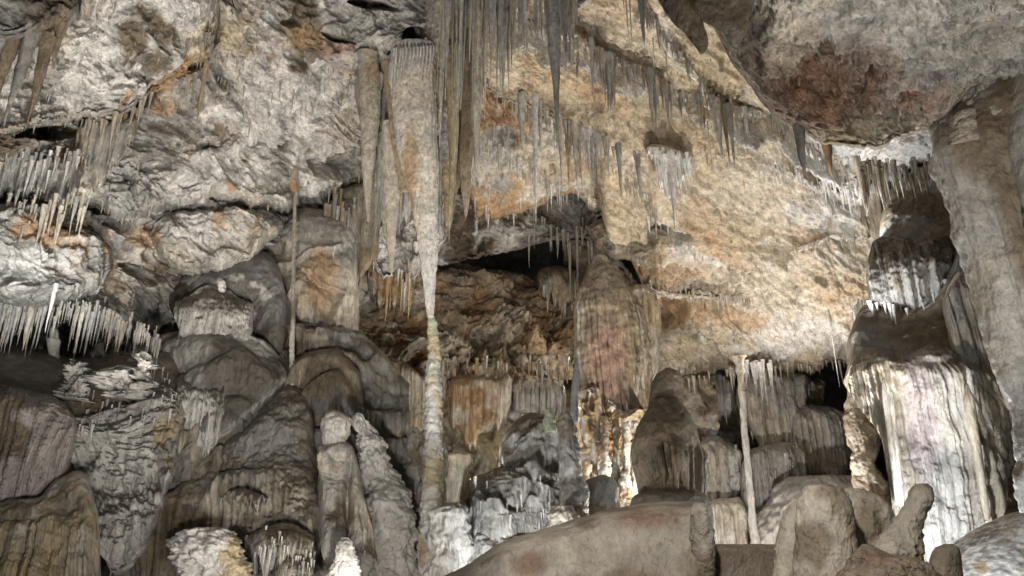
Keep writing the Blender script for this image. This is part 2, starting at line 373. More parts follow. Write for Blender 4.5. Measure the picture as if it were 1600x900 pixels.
# ------------------------------------------------------------------ bodies of revolution with their own cross-section
def pillar(name, prof, Y, disp=None, col=None, mat=None, k=1.0, step=3.0, seg=None, flute=None, hem=None, rings=None, parent=None, label=None, cat=None, group=None, kind=None, seed=0, cap=True, lean=0.0):
    """prof rows (y, x_left, x_right); flute=(amp fraction, count, y0, y1); hem=(px, freq); rings=(amp fraction, spacing px)"""
    prof = sorted(prof); ya, yb = prof[0][0], prof[-1][0]
    ny = max(6, int((yb - ya) / step)); ys = np.linspace(ya, yb, ny)
    xl = curve([(p[0], p[1]) for p in prof], ys); xr = curve([(p[0], p[2]) for p in prof], ys)
    wid = (xr - xl).max(); seg = seg or int(np.clip(wid * 2.6 / step, 10, 260))
    th = np.linspace(0, 2 * math.pi, seg, endpoint=False)
    tt = (ys - ya) / (yb - ya)
    Yr = Y + lean * (0.5 - tt)
    c = P((xl + xr) / 2, ys, Yr); m = mpp(ys, Yr); r = np.maximum((xr - xl) / 2 * m, 0.002)
    ct, st = np.cos(th), np.sin(th)
    rad = np.ones((ny, seg)); TH = np.broadcast_to(th, rad.shape); YY = np.broadcast_to(ys[:, None], rad.shape)
    base = np.stack([c[:, None, 0] + r[:, None] * ct, c[:, None, 1] + r[:, None] * st * k, np.repeat(c[:, None, 2], seg, 1)], -1)
    if flute:
        a, n, y0, y1 = flute
        wob = 0.5 * fbm(base * np.array([1, 1, 0.3]), 1.2 / max(r.max(), 0.1), 3, seed + 2)
        cq = np.stack([np.cos(TH) * n / 7.0 + wob, np.sin(TH) * n / 7.0, np.full(TH.shape, seed * 1.7)], -1)
        ph = TH * n / (2 * math.pi) + 1.2 * vn(cq) + wob
        fl = np.abs(np.sin(math.pi * ph)) ** 0.65 * (0.7 + 0.6 * vn(cq * 1.7 + 5)) - 0.6
        rad = rad + a * fl * ss(y0 - 2, y0 + 22, YY + 10 * vn(cq * 1.3)) * (1 - ss(y1 - 6, y1 + 8, YY))
    if rings:
        a, spc = rings
        q = YY / spc + 0.8 * fbm(base, 2.0, 2, seed + 4); fr = q - np.floor(q); rad = rad + a * (np.abs(np.sin(math.pi * fr)) ** 0.6 - 0.5) * (0.7 + 0.6 * n1(q * 0.9, seed))
    R3 = np.stack([ct * np.ones((ny, 1)), st * np.ones((ny, 1)), np.zeros((ny, seg))], -1)
    W = base.copy(); W[..., 0] = c[:, None, 0] + r[:, None] * rad * ct; W[..., 1] = c[:, None, 1] + r[:, None] * rad * st * k
    if disp: W = W + R3 * np.minimum(1, r[:, None] / 0.12)[..., None] * disp(W, np.broadcast_to(((xl + xr) / 2)[:, None], rad.shape), YY)[..., None]
    if hem:
        hp, hf = hem; q = vn(np.stack([ct * hf, st * hf, np.full(seg, seed * 2.1)], -1)); q2 = vn(np.stack([ct * hf * 2.3, st * hf * 2.3, np.full(seg, seed * 2.1 + 4)], -1))
        drop = hp * m.mean() * (ss(-0.1, 0.8, q) + 0.5 * ss(0, 0.8, q2)); W[..., 2] -= drop * ss(0.75, 1.0, tt)[:, None]
    # underside / lid
    rows = [W]
    lid = W[:1].copy(); lid[..., :2] = c[0, :2] + (lid[..., :2] - c[0, :2]) * 0.02; rows.insert(0, lid)
    lid = W[-1:].copy(); lid[..., :2] = c[-1, :2] + (lid[..., :2] - c[-1, :2]) * 0.02; lid[..., 2] = (W[-1, :, 2].max() + (0.3 * r[-1] if hem else 0)); rows.append(lid)
    Wf = np.concatenate(rows, 0); N = normals(np.concatenate([Wf, Wf[:, :1]], 1))[:, :-1]
    cen = np.concatenate([c[:1], c, c[-1:]])[:, None]; s_ = np.sign(((Wf - cen) * N)[..., :2].sum(-1, keepdims=True)); s_[s_ == 0] = 1; N = N * s_
    px, py = proj(Wf); cl = col(Wf, N[..., 2], px, py)
    o = mesh_obj(name, Wf.reshape(-1, 3), gridfaces(ny + 2, seg, wrap_c=True), cl.reshape(-1, 3), mat or M_FLOW, parent)
    tag(o, label, cat, group, kind); return o

# ------------------------------------------------------------------ stalactites
CONES = []
def cone_geo(x, y0, y1, wpx, Y, rs, colr, segs=None, flare=0.22, blunt=0.0, bend=0.0):
    top = P(x, y0, Y); m = mpp(y0, Y)
    # straight down in the world until the tip sits at y1
    lo, hi = 0.0, 30.0
    for _ in range(30):
        mid = (lo + hi) / 2; _, yy = proj(top - np.array([0, 0, mid]))
        if yy < y1: lo = mid
        else: hi = mid
    L = lo; r0 = wpx / 2 * m; big = wpx > 9
    bend = (rs.rand() - 0.5) * 0.05 if wpx < 9 else 0.0
    nseg = segs or (18 if big else (9 if wpx > 4 else 6)); nr = int(np.clip((y1 - y0) / (4 if big else 7), 6, 60))
    t = np.linspace(0, 1, nr); e = 1.0 - 0.25 * rs.rand()
    r = r0 * ((1 - t) ** (e * (1 - 0.55 * blunt))) * (1 + flare * np.exp(-t * 14)) * (1 + 0.10 * n1(t * 7 + rs.rand() * 50, 3) + 0.06 * n1(t * 23 + rs.rand() * 50, 4))
    r = np.maximum(r, min(r0 * 0.16, 0.006)); r[-1] = 0.001
    th = np.linspace(0, 2 * math.pi, nseg, endpoint=False); ct, st = np.cos(th), np.sin(th)
    s1 = rs.rand() * 40; q = vn(np.stack([np.broadcast_to(ct * 2.2, (nr, nseg)), np.broadcast_to(st * 2.2, (nr, nseg)), np.broadcast_to((t * 1.5)[:, None], (nr, nseg)) + s1], -1))
    q3 = vn(np.stack([np.broadcast_to(ct * 3.5, (nr, nseg)), np.broadcast_to(st * 3.5, (nr, nseg)), np.broadcast_to((t * L / max(r0, 0.02) * 0.9)[:, None], (nr, nseg)) + s1], -1))
    rr = r[:, None] * (1 + (0.28 if big else 0.12) * q + 0.16 * q3)
    cx = r0 * 0.35 * n1(t * 2.5 + s1, 7) * t + bend * L * t * t; cy = r0 * 0.35 * n1(t * 2.5 + s1, 8) * t
    V = np.stack([top[0] + cx[:, None] + rr * ct, top[1] + cy[:, None] + rr * st, np.broadcast_to((top[2] - L * t)[:, None], rr.shape)], -1)
    V[0, :, 2] += 0.2 * m * wpx; V[0, :, :2] = top[:2] + (V[0, :, :2] - top[:2]) * 0.9
    cl = np.array(colr) * (1 + 0.18 * n1(t * 6 + s1, 9))[:, None] * (1 + 0.12 * rs.randn() * 0.5)
    cl = cl + (0.10 * ss(0.8, 1.0, t))[:, None]; cl = np.repeat(cl[:, None], nseg, 1)
    return V, cl, nr, nseg
def stal(x, y0, y1, wpx, Y, colr=GREY, label=None, group=None, name='stalactite', cat='stalactite', prio=0, **kw):
    CONES.append(dict(a=(x, y0, y1, wpx, Y), c=colr, label=label, group=group, name=name, cat=cat, prio=prio, kw=kw, size=(y1 - y0) * wpx))
frs = np.random.RandomState(5)
def fringe(path, n, ln, wd, Y, colr, label, group, jit=3.0, cols=None, power=2.0, clump=0.05, into=0.0):
    path = np.array(path, float); seg = np.hypot(*np.diff(path, axis=0).T); cum = np.concatenate([[0], np.cumsum(seg)])
    for i in range(n):
        s = frs.rand() * cum[-1]; x = np.interp(s, cum, path[:, 0]); y = np.interp(s, cum, path[:, 1]) + frs.randn() * jit
        q = float(n1(s * clump, len(group))) * 0.5 + 0.5; f = frs.rand() ** (power * 1.2) * (0.3 + 1.1 * q * q + 0.4 * q)
        L = ln[0] + (ln[1] - ln[0]) * min(f, 1.1); wv = (wd[0] + (wd[1] - wd[0]) * (0.35 * frs.rand() + 0.75 * min(f, 1))) * (0.75 + 0.6 * frs.rand() ** 2)
        yy = Y(x, y) if callable(Y) else Y; cc = colr if cols is None or frs.rand() < 0.6 else cols[frs.randint(len(cols))]
        stal(x, y - 5, y + L, wv, yy - into, cc, label, group)
def underside(S, n, ln, wd, colr, label, group, box=None, nz=-0.25, cols=None, power=2.5):
    """small drips where the rock really faces down"""
    m = S.N[..., 2] < nz; jj, ii = np.nonzero(m)
    if not len(jj): return
    px, py = proj(S.W[jj, ii])
    if box is not None:
        k = (px > box[0]) & (px < box[2]) & (py > box[1]) & (py < box[3]); jj, ii, px, py = jj[k], ii[k], px[k], py[k]
    if not len(jj): return
    for q in frs.randint(0, len(jj), n):
        f = frs.rand() ** power; L = ln[0] + (ln[1] - ln[0]) * f; cc = colr if cols is None or frs.rand() < 0.6 else cols[frs.randint(len(cols))]
        stal(px[q], py[q] - 1, py[q] + L, wd[0] + (wd[1] - wd[0]) * f, float(S.W[jj[q], ii[q], 1]) + 0.02, cc, label, group)
def flush(limit=285):
    cs = sorted(CONES, key=lambda c: (-c['prio'], -c['size'])); rs = np.random.RandomState(3)
    rest = []
    names = {}
    for c in cs[:limit]:
        if c['group']: names.setdefault(c['group'], []).append(c)
    tens = ['', '', 'twenty', 'thirty', 'forty', 'fifty', 'sixty', 'seventy', 'eighty', 'ninety']; ones = ['', 'first', 'second', 'third', 'fourth', 'fifth', 'sixth', 'seventh', 'eighth', 'ninth', 'tenth', 'eleventh', 'twelfth', 'thirteenth', 'fourteenth', 'fifteenth', 'sixteenth', 'seventeenth', 'eighteenth', 'nineteenth']
    def word(n):
        if n < 20: return ones[n]
        return tens[n // 10][:-1] + 'ieth' if n % 10 == 0 else tens[n // 10] + '-' + ones[n % 10]
    for g, m in names.items():
        if len(m) < 2 or g == 'hair-thin straws': continue
        m.sort(key=lambda c: c['a'][0]); big = max(m, key=lambda c: c['a'][2] - c['a'][1])
        for k, c in enumerate(m):
            c['label'] = ('longest ' if c is big else 'leftmost ' if k == 0 else 'rightmost ' if k == len(m) - 1 else word(k + 1) + ' from left, ') + c['label']
    for i, c in enumerate(cs):
        V, cl, nr, ns = cone_geo(*c['a'], rs, c['c'], **c['kw'])
        if i < limit:
            o = mesh_obj(c['name'], V.reshape(-1, 3), gridfaces(nr, ns, wrap_c=True), cl.reshape(-1, 3), M_STAL)
            tag(o, c['label'], c['cat'], c['group'])
        else: rest.append((V, cl, nr, ns))
    if rest:
        Vs, Cs, Fs, off = [], [], [], 0
        for V, cl, nr, ns in rest:
            Vs.append(V.reshape(-1, 3)); Cs.append(cl.reshape(-1, 3)); Fs.append(gridfaces(nr, ns, wrap_c=True) + off); off += nr * ns
        o = mesh_obj('straw_stalactites', np.concatenate(Vs), np.concatenate(Fs), np.concatenate(Cs), M_STAL)
        tag(o, 'tiny grey and white straw stalactites bristling from every ledge and crack of the ceiling', 'stalactites', None, 'stuff')
    print('cones', len(cs))
# ================================================================== THE CAVE: back, floor
rock_col = pal(PALE * 0.85, (GREY, 0.7, 0.0, 0.25, 1), (WHITE, 0.9, 0.18, 0.2, 2), (ORANGE, 1.1, 0.34, 0.10, 3), (BROWN, 1.6, 0.33, 0.12, 4))
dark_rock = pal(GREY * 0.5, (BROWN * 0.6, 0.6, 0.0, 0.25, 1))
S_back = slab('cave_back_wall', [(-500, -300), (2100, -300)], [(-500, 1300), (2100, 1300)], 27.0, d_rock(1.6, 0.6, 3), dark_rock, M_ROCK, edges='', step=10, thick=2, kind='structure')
xs_ = np.linspace(-60, 60, 121); ys_ = np.linspace(-40, 60, 101); gx, gy = np.meshgrid(xs_, ys_)
W_ = np.stack([gx, gy, 0.15 * fbm(np.stack([gx, gy, gx * 0], -1), 0.3, 3, 3) - 0.35], -1)
mesh_obj('cave_floor', W_.reshape(-1, 3), gridfaces(101, 121), dark_rock(W_, np.ones(W_.shape[:2]), gx, gy).reshape(-1, 3) * 2.2, M_ROCK)['kind'] = 'structure'

# ---- right hand sloping ceiling (tan and cream)
ceil_Y = [(740, -60, 8.5), (1100, -60, 8.2), (1420, -60, 9.5), (760, 150, 11), (880, 190, 12.0), (1000, 250, 13), (1100, 150, 11.2), (1250, 200, 12.0), (1420, 250, 13.5),
          (940, 370, 15.5), (1100, 350, 14.6), (1250, 350, 14.5), (1380, 420, 15.5), (1020, 470, 17), (1150, 470, 16.5), (1040, 590, 18.5), (1200, 570, 18.5), (1330, 560, 17.5)]
steps = [([(800, 40), (890, 60), (950, 95), (1010, 118), (1060, 150), (1130, 168), (1200, 190), (1260, 235), (1330, 290), (1400, 300)], 0.9, 12, 1.0),
         ([(1000, -10), (1030, 50), (1080, 105), (1120, 160), (1160, 180)], 0.28, 6, 0.25),
         ([(1180, 255), (1230, 272), (1290, 300), (1340, 320)], 0.3, 6, 0.25),
         ([(1060, 250), (1100, 248), (1140, 240), (1200, 262)], 0.12, 4, 0.22),
         ([(1110, 445), (1160, 425), (1210, 415), (1250, 390), (1310, 372), (1350, 372)], 0.25, 8, 0.40),
         ([(1010, 452), (1060, 462), (1110, 468), (1180, 476), (1250, 470)], 0.30, 8, 0.30),
         ([(945, 375), (1000, 395), (1060, 400), (1110, 430)], 0.25, 14, 0.35),
         ([(1020, 500), (1100, 520), (1160, 560)], 0.25, 14, 0.35),
         ([(860, 180), (960, 215), (1060, 250)], 0.18, 9, 0.1)]
ceil_col = pal(np.array([0.50, 0.405, 0.285]), ('bed', PALE * 1.1, 1.1, -0.02, 21), ('bed', OCHRE * 0.95 + 0.03, 0.8, 0.16, 22), ('bed', ORANGE * 1.1 + 0.03, 1.3, 0.38, 23), ('bed', WHITE * 0.95, 2.0, 0.30, 24),
               ('px', WHITE, 1250, 520, 110, 50), ('px', WHITE, 1380, 240, 130, 60), ('px', WHITE, 1340, 320, 60, 40), ('px', ORANGE * 0.95 + 0.02, 1050, 430, 90, 30), ('px', OCHRE, 1120, 100, 110, 70),
               ('path', GREY * 1.1, steps[0][0], 13), ('path', WHITE, steps[1][0], 8), ('path', PALE, steps[5][0], 9), ('path', WHITE * 0.9, steps[0][0][6:], 14), ('px', BROWN, 1060, 520, 50, 35), ('px', ORANGE, 1080, 500, 120, 25), ('px', TAN, 850, 110, 50, 25))
S_ceil = slab('cave_ceiling', [(740, -90), (1440, -90)], [(740, 120), (790, 160), (880, 192), (922, 232), (948, 368), (985, 410), (1008, 460), (1030, 590), (1060, 602), (1100, 588), (1190, 572), (1250, 578), (1330, 568), (1440, 560)],
              ceil_Y, d_sum(d_flake(0.30, 0.8, 5.0, 31, 0.72), lambda W, X, Y: 0.16 * fbm(W, 0.5, 3, 39), d_steps(steps), d_pits([(1045, 362, 46, 15, 1.3, 5), (1125, 438, 14, 5, 1.0, -25), (1180, 255, 30, 4, 0.6, 15), (1048, 500, 35, 26, 0.8, 0), (1330, 300, 20, 5, 0.7, 10)])), ceil_col, M_CEIL, roll=(26, 0.9), edges='bl', step=1.7, thick=1.2, jag=7, kind='structure')
lip_col = pal(GREY * 1.1, (PALE, 1.2, 0.0, 0.2, 3), ('px', WHITE * 1.1, 1330, 290, 160, 70))
for pth, hw, st_, w0 in [(steps[0][0][:9], 13, 0.34, 0.16), (steps[1][0], 7, 0.22, 0.2), (steps[2][0], 7, 0.2, 0.2), (steps[4][0], 6, 0.2, 0.2), (steps[5][0][:4], 6, 0.2, 0.2)]:
    slab('cave_ceiling', [(x, y - hw) for x, y in pth], [(x, y + hw * 0.35) for x, y in pth], [(x, y, float(S_ceil.W[..., 1].min()) if False else S_ceil.Y(x, y) - st_) for x, y in pth] + [(x + 1, y + 20, S_ceil.Y(x, y) - st_ + 0.1) for x, y in pth[::2]], d_sum(d_rock(0.16, 2.2, 131), d_flute(0.06, 90, 132)), lip_col if hw > 8 else pal(WHITE * 0.9, (PALE, 1.2, 0.0, 0.2, 3)), M_ROCK, roll=(hw * 0.6, 0.3), edges='tblr', step=1.5, thick=0.35, jag=4, hem=(hw * 0.8, w0), kind='structure')
# lower left strip of the sloping ceiling and rolled lip over the dark hollow
S_strip = slab('cave_ceiling', [(725, 100), (790, 130), (860, 165), (940, 205), (1010, 260), (1060, 310)], [(725, 330), (770, 345), (830, 330), (880, 300), (930, 325), (1000, 345), (1030, 352), (1060, 345)],
               [(725, 150, 12), (860, 220, 13.2), (1050, 330, 15), (740, 330, 15), (900, 310, 15.2)], d_rock(0.45, 1.3, 35, 0.4, (0.5, 0.1, 0.6), 1.6, 1.0),
               pal(PALE, (WHITE, 1.2, 0.1, 0.2, 25), (ORANGE, 0.9, 0.18, 0.15, 26), (GREY, 1.1, 0.25, 0.15, 27), ('px', ORANGE, 900, 260, 60, 25), ('px', RUST, 790, 180, 30, 20)), M_CEIL, roll=(22, 0.8), edges='bl', step=1.8, jag=8, kind='structure')
S_lip = slab('cave_ceiling', [(915, 350), (960, 340), (1000, 345), (1060, 340), (1090, 345)], [(915, 352), (930, 385), (980, 410), (1050, 395), (1090, 360)], 15.2, d_rock(0.3, 1.5, 36), pal(BROWN, (GREY, 1.5, 0.1, 0.2, 5)), M_ROCK, roll=(16, 0.8), step=2, kind='structure')

# ---- inner hollow behind the big stalactites
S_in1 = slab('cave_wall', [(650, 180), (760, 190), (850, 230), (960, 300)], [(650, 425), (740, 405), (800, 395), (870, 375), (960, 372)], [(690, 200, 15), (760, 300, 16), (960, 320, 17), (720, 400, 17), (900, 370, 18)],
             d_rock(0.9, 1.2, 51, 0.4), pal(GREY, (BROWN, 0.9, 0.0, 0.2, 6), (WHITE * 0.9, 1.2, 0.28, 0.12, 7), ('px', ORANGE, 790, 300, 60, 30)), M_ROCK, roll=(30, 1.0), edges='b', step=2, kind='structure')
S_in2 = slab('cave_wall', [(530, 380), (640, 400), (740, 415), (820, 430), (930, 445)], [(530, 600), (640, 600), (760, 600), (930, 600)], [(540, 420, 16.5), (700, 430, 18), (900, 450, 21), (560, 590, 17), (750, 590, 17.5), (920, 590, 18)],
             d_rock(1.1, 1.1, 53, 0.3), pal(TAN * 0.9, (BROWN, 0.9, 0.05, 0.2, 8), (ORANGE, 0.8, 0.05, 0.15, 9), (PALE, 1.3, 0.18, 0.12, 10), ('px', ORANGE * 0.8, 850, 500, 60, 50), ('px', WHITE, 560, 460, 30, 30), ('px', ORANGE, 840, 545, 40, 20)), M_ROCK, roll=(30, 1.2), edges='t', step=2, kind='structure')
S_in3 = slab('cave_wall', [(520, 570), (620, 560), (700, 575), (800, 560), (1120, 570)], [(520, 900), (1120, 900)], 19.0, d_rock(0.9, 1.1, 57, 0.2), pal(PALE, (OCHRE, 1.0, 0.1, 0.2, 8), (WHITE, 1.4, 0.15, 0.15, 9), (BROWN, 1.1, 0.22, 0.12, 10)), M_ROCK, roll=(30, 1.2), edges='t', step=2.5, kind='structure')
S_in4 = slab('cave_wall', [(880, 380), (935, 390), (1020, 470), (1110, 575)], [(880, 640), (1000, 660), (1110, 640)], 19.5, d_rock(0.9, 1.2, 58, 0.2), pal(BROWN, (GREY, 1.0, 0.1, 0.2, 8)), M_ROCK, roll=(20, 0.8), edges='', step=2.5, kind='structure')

# ================================================================== left hand wall and ceiling
left_cols = pal(PALE * np.array([0.98, 1, 1.04]), (WHITE, 0.8, -0.02, 0.18, 61), (GREY, 1.2, 0.14, 0.14, 62), (ORANGE, 1.0, 0.42, 0.08, 63), (BROWN, 1.3, 0.38, 0.10, 64),
                ('px', ORANGE * 1.0, 455, 55, 75, 28), ('px', RUST * 1.6, 520, 78, 30, 22), ('px', OCHRE, 330, 60, 90, 40), ('px', WHITE, 470, 130, 110, 40), ('px', WHITE, 60, 420, 90, 40), ('px', ORANGE, 255, 160, 22, 14), ('px', ORANGE, 230, 370, 22, 20), ('px', ORANGE, 345, 340, 20, 18))  # white on the left bulge paints its lamp glow into the colour
left_Y = [(-60, -60, 6.5), (300, -60, 7.6), (640, -60, 9.5), (-60, 200, 8.0), (150, 200, 9.0), (350, 150, 9.3), (600, 150, 11), (-60, 330, 8.2), (100, 400, 8.8), (300, 300, 10.0), (450, 250, 11), (600, 330, 13), (350, 400, 10.8), (100, 480, 9.3), (250, 520, 11), (430, 380, 12)]
left_pits = [(65, 212, 60, 16, 1.2, -4), (200, 165, 60, 7, 0.9, -33), (430, 215, 14, 12, 1.2, 0), (150, 325, 38, 16, 1.0, 10), (275, 72, 26, 14, 0.9, 20), (650, 62, 28, 16, 1.4, -20), (560, 15, 40, 9, 0.9, 8), (300, 415, 60, 8, 0.7, -20), (500, 245, 45, 14, 0.7, 0), (215, 425, 40, 10, 0.7, 15), (170, 400, 26, 10, 0.7, 0), (390, 345, 28, 12, 0.8, 10)]
S_left = slab('cave_wall', [(-70, -100), (705, -100)], [(-70, 470), (0, 472), (60, 480), (110, 486), (160, 520), (230, 545), (275, 520), (300, 470), (400, 400), (430, 370), (500, 370), (560, 420), (640, 430), (705, 400)],
              left_Y, d_sum(d_rock(0.95, 0.8, 71, 0.6, (-0.45, 0.3, 1.0), 0.8, 0.9), d_pits(left_pits)), left_cols, M_ROCK, roll=(34, 1.1), edges='br', step=1.7, thick=1.5, jag=10, kind='structure')
# bedding ledge of the upper left: an overhanging slab with a dark slot underneath
S_up = slab('cave_ceiling', [(-70, -110), (200, -110), (345, -110)], [(-70, 222), (0, 212), (60, 195), (120, 193), (170, 190), (235, 150), (300, 118), (345, 108)],
            [(-70, -60, 5.8), (345, -60, 7.2), (-70, 200, 6.9), (120, 190, 7.8), (345, 110, 8.4)], d_rock(0.55, 1.1, 73, 0.3, (-0.45, 0.3, 1.0), 1.1, 1.1), left_cols, M_ROCK, roll=(26, 0.9), edges='br', step=1.7, thick=0.9, jag=9, kind='structure')
S_uc = slab('cave_ceiling', [(360, -110), (520, -110), (690, -110)], [(360, 60), (420, 20), (470, 90), (560, 110), (610, 90), (650, 72), (690, 60)],
            [(360, -60, 7.6), (690, -60, 8.6), (450, 90, 8.9), (690, 70, 9.7)], d_sum(d_rock(0.55, 1.1, 75, 0.3, (0.2, 0.3, 1.0), 1.1, 1.1), d_pits([(640, 55, 26, 16, 1.2, -20), (575, 8, 45, 8, 0.8, 8), (455, 35, 18, 8, 0.5, 0), (525, 62, 30, 5, 0.5, 25)])), left_cols, M_ROCK, roll=(26, 0.8), edges='lbr', step=1.8, thick=0.8, jag=9, kind='structure')
S_mid = slab('cave_wall', [(130, 262), (200, 236), (300, 225), (380, 190), (420, 205), (470, 260)], [(130, 290), (180, 350), (260, 338), (330, 318), (400, 322), (450, 330), (470, 300)],
             [(130, 280, 9.0), (300, 300, 9.4), (470, 280, 10.4)], d_rock(0.5, 1.1, 77, 0.25), left_cols, M_ROCK, roll=(30, 0.9), step=1.8, thick=0.7, jag=8, kind='structure')
S_bld = slab('cave_wall', [(225, 360), (260, 330), (330, 322), (400, 318), (448, 330)], [(225, 380), (270, 425), (330, 432), (390, 408), (448, 345)], [(225, 370, 9.3), (448, 340, 10.2)],
             d_rock(0.5, 1.3, 78, 0.2), left_cols, M_ROCK, roll=(26, 0.8), step=1.8, thick=0.7, jag=8, kind='structure')
S_ll = slab('cave_wall', [(-70, 300), (0, 305), (60, 310), (110, 335), (180, 380)], [(-70, 478), (0, 470), (60, 482), (120, 480), (180, 440)], [(-70, 400, 7.4), (60, 400, 8.0), (180, 410, 9.0)],
            d_rock(0.45, 1.5, 79, 0.3), left_cols, M_ROCK, roll=(34, 1.0), edges='tbr', step=1.8, thick=0.7, jag=8, kind='structure')
# recess behind the left terrace
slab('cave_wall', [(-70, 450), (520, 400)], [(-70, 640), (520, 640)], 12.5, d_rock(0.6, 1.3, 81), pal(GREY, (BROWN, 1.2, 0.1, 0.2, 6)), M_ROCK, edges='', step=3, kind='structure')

# ================================================================== near ceiling block, top right
near_col = pal(GREY * 1.15, (PALE * 0.95, 1.0, 0.05, 0.2, 81), (BROWN, 1.4, 0.3, 0.15, 82), ('px', BROWN * 0.9 + np.array([0.03, 0, 0]), 1280, 140, 170, 90), ('px', RUST * 1.2, 1270, 150, 60, 50), ('px', RUST * 1.3, 1420, 150, 90, 40), ('px', DARK, 1160, 60, 40, 45), ('px', OCHRE * 0.8, 1330, 215, 70, 22), ('px', GREY, 1530, 60, 70, 60), ('px', OCHRE * 0.8, 1550, 35, 22, 12))
S_near = slab('cave_ceiling', [(1018, -120), (1700, -120)], [(1018, -40), (1040, 20), (1075, 20), (1110, 45), (1140, 90), (1170, 130), (1200, 170), (1260, 205), (1300, 232), (1350, 232), (1410, 215), (1470, 195), (1500, 160), (1530, 130), (1600, 120), (1700, 120)],
              [(1020, -60, 3.9), (1300, -60, 3.7), (1650, -60, 3.6), (1100, 40, 4.6), (1200, 160, 5.4), (1330, 220, 5.9), (1450, 190, 5.7), (1620, 120, 4.9)], d_sum(d_rock(0.30, 2.0, 83, 0.3, (0.3, 0.2, 1), 1.3, 1.3), lambda W, X, Y: (1 - ss(0.6, 1.1, np.hypot((X - 1290) / 150, (Y - 140) / 80) + 0.35 * fbm(W, 2.5, 3, 4))) * (0.34 * fbm(W, 4.5, 6, 86, 0.66, 1) + 0.14 * fbm(W, 2.2, 3, 88, 0.5, 2) - 0.12), d_pits([(1352, 128, 14, 34, 0.25, 25), (1290, 78, 20, 10, 0.25, 10), (1175, 95, 18, 30, 0.2, -30)])), near_col, M_ROCK, roll=(26, 0.7), edges='bl', step=1.7, thick=0.8, jag=6, kind='structure')
pillar('rock_tongue', [(-80, 1052, 1200), (-20, 1066, 1190), (10, 1082, 1180), (30, 1100, 1172), (50, 1128, 1166), (64, 1140, 1158), (72, 1146, 1152)], 4.25, d_lump(0.03, 4, 6), pal(BROWN * 0.75, (GREY * 0.7, 2, 0.15, 0.2, 2)), M_SMOOTH, k=0.35, step=2,
       label='smooth brown tongue of rock between the hanging fin and the rust-coloured hollow', cat='rock tongue')
# deeper rust-coloured hollow edge
pillar('rock_fin', [(-60, 1010, 1075), (0, 1030, 1085), (20, 1043, 1094), (45, 1062, 1102), (62, 1078, 1108), (74, 1088, 1106), (84, 1094, 1100)], 4.3, d_lump(0.03, 5, 5), pal(BROWN * 0.9, (DARK, 3, 0.1, 0.2, 2)), M_SMOOTH, k=0.5, step=2,
       label='dark brown rock fin hanging from the near ceiling at the top edge', cat='rock fin')

slab('cave_ceiling', [(-80, -120), (60, -120), (140, -120)], [(-80, 60), (0, 62), (40, 60), (90, 50), (120, 30), (140, 0)], [(-80, 0, 5.2), (60, 50, 5.8), (140, 0, 6.4)], d_rock(0.35, 1.8, 89, 0.2), pal(GREY * 0.75, (BROWN, 1.2, 0.1, 0.2, 3)), M_ROCK, roll=(24, 0.6), edges='br', step=2, thick=0.6, jag=6, kind='structure')
# right bright ledge with its fringe
white_led = pal(WHITE, (PALE, 1.2, 0.25, 0.15, 2))
S_led = slab('cave_ceiling', [(1270, 240), (1330, 215), (1400, 195), (1500, 170)], [(1270, 262), (1320, 305), (1360, 325), (1400, 285), (1440, 258), (1500, 250)], [(1270, 250, 12.6), (1500, 220, 11.0), (1360, 310, 13.0)], d_rock(0.25, 1.8, 87, 0.2), white_led, M_CEIL, roll=(16, 0.5), edges='bl', step=1.8, thick=0.6, jag=5, kind='structure')
slab('cave_wall', [(1345, 300), (1400, 265), (1520, 240)], [(1345, 350), (1400, 420), (1520, 420)], 12.6, d_flute(0.14, 45, 88), pal(BROWN, (GREY, 1.2, 0.1, 0.2, 3)), M_FLOW, edges='l', roll=(8, 0.5), step=2, kind='structure')

# ================================================================== big flowstone cascade on the right
cap_w = lambda *e: pal(WHITE * 1.08, (PALE * 1.1, 1.3, 0.2, 0.2, 12), ('streak', OCHRE * 1.1, 2.0, 0.34, 13), ('up', BROWN * 0.8, 0.05, 0.45), *e)
fr = thing('flowstone_cascade', 1450, 860, 9.2, 'tall tiered flowstone cascade with brown caps and brightly lit white flutes on the right', 'flowstone')
slab('upper_slope', [(1372, 330), (1400, 285), (1470, 245), (1560, 240), (1640, 240)], [(1372, 385), (1400, 395), (1440, 390), (1475, 390), (1510, 400), (1640, 420)], [(1372, 380, 11.2), (1400, 290, 11.9), (1480, 380, 10.6), (1600, 300, 10.8)], d_lump(0.14, 1.8, 91), pal(BROWN * 0.95, (GREY * 0.8, 1.5, 0.1, 0.2, 4)), M_SMOOTH, roll=(26, 0.7), edges='tl', step=2, parent=fr)
slab('upper_curtain', [(1356, 402), (1362, 380), (1385, 368), (1420, 370), (1460, 372), (1487, 372)], [(1356, 468), (1380, 478), (1420, 482), (1455, 478), (1487, 462)], [(1356, 380, 11.2), (1420, 368, 10.9), (1487, 372, 11.0), (1370, 410, 10.4), (1420, 400, 10.1), (1475, 400, 10.3), (1420, 480, 10.2)], d_sum(d_flute(0.16, 70, 92, y0=375), d_lump(0.06, 3, 90)), cap_w(), M_FLOW, edges='lbr', roll=(10, 0.3), taper=0.5, step=1.5, thick=0.5, jag=4, hem=(16, 0.12), parent=fr)
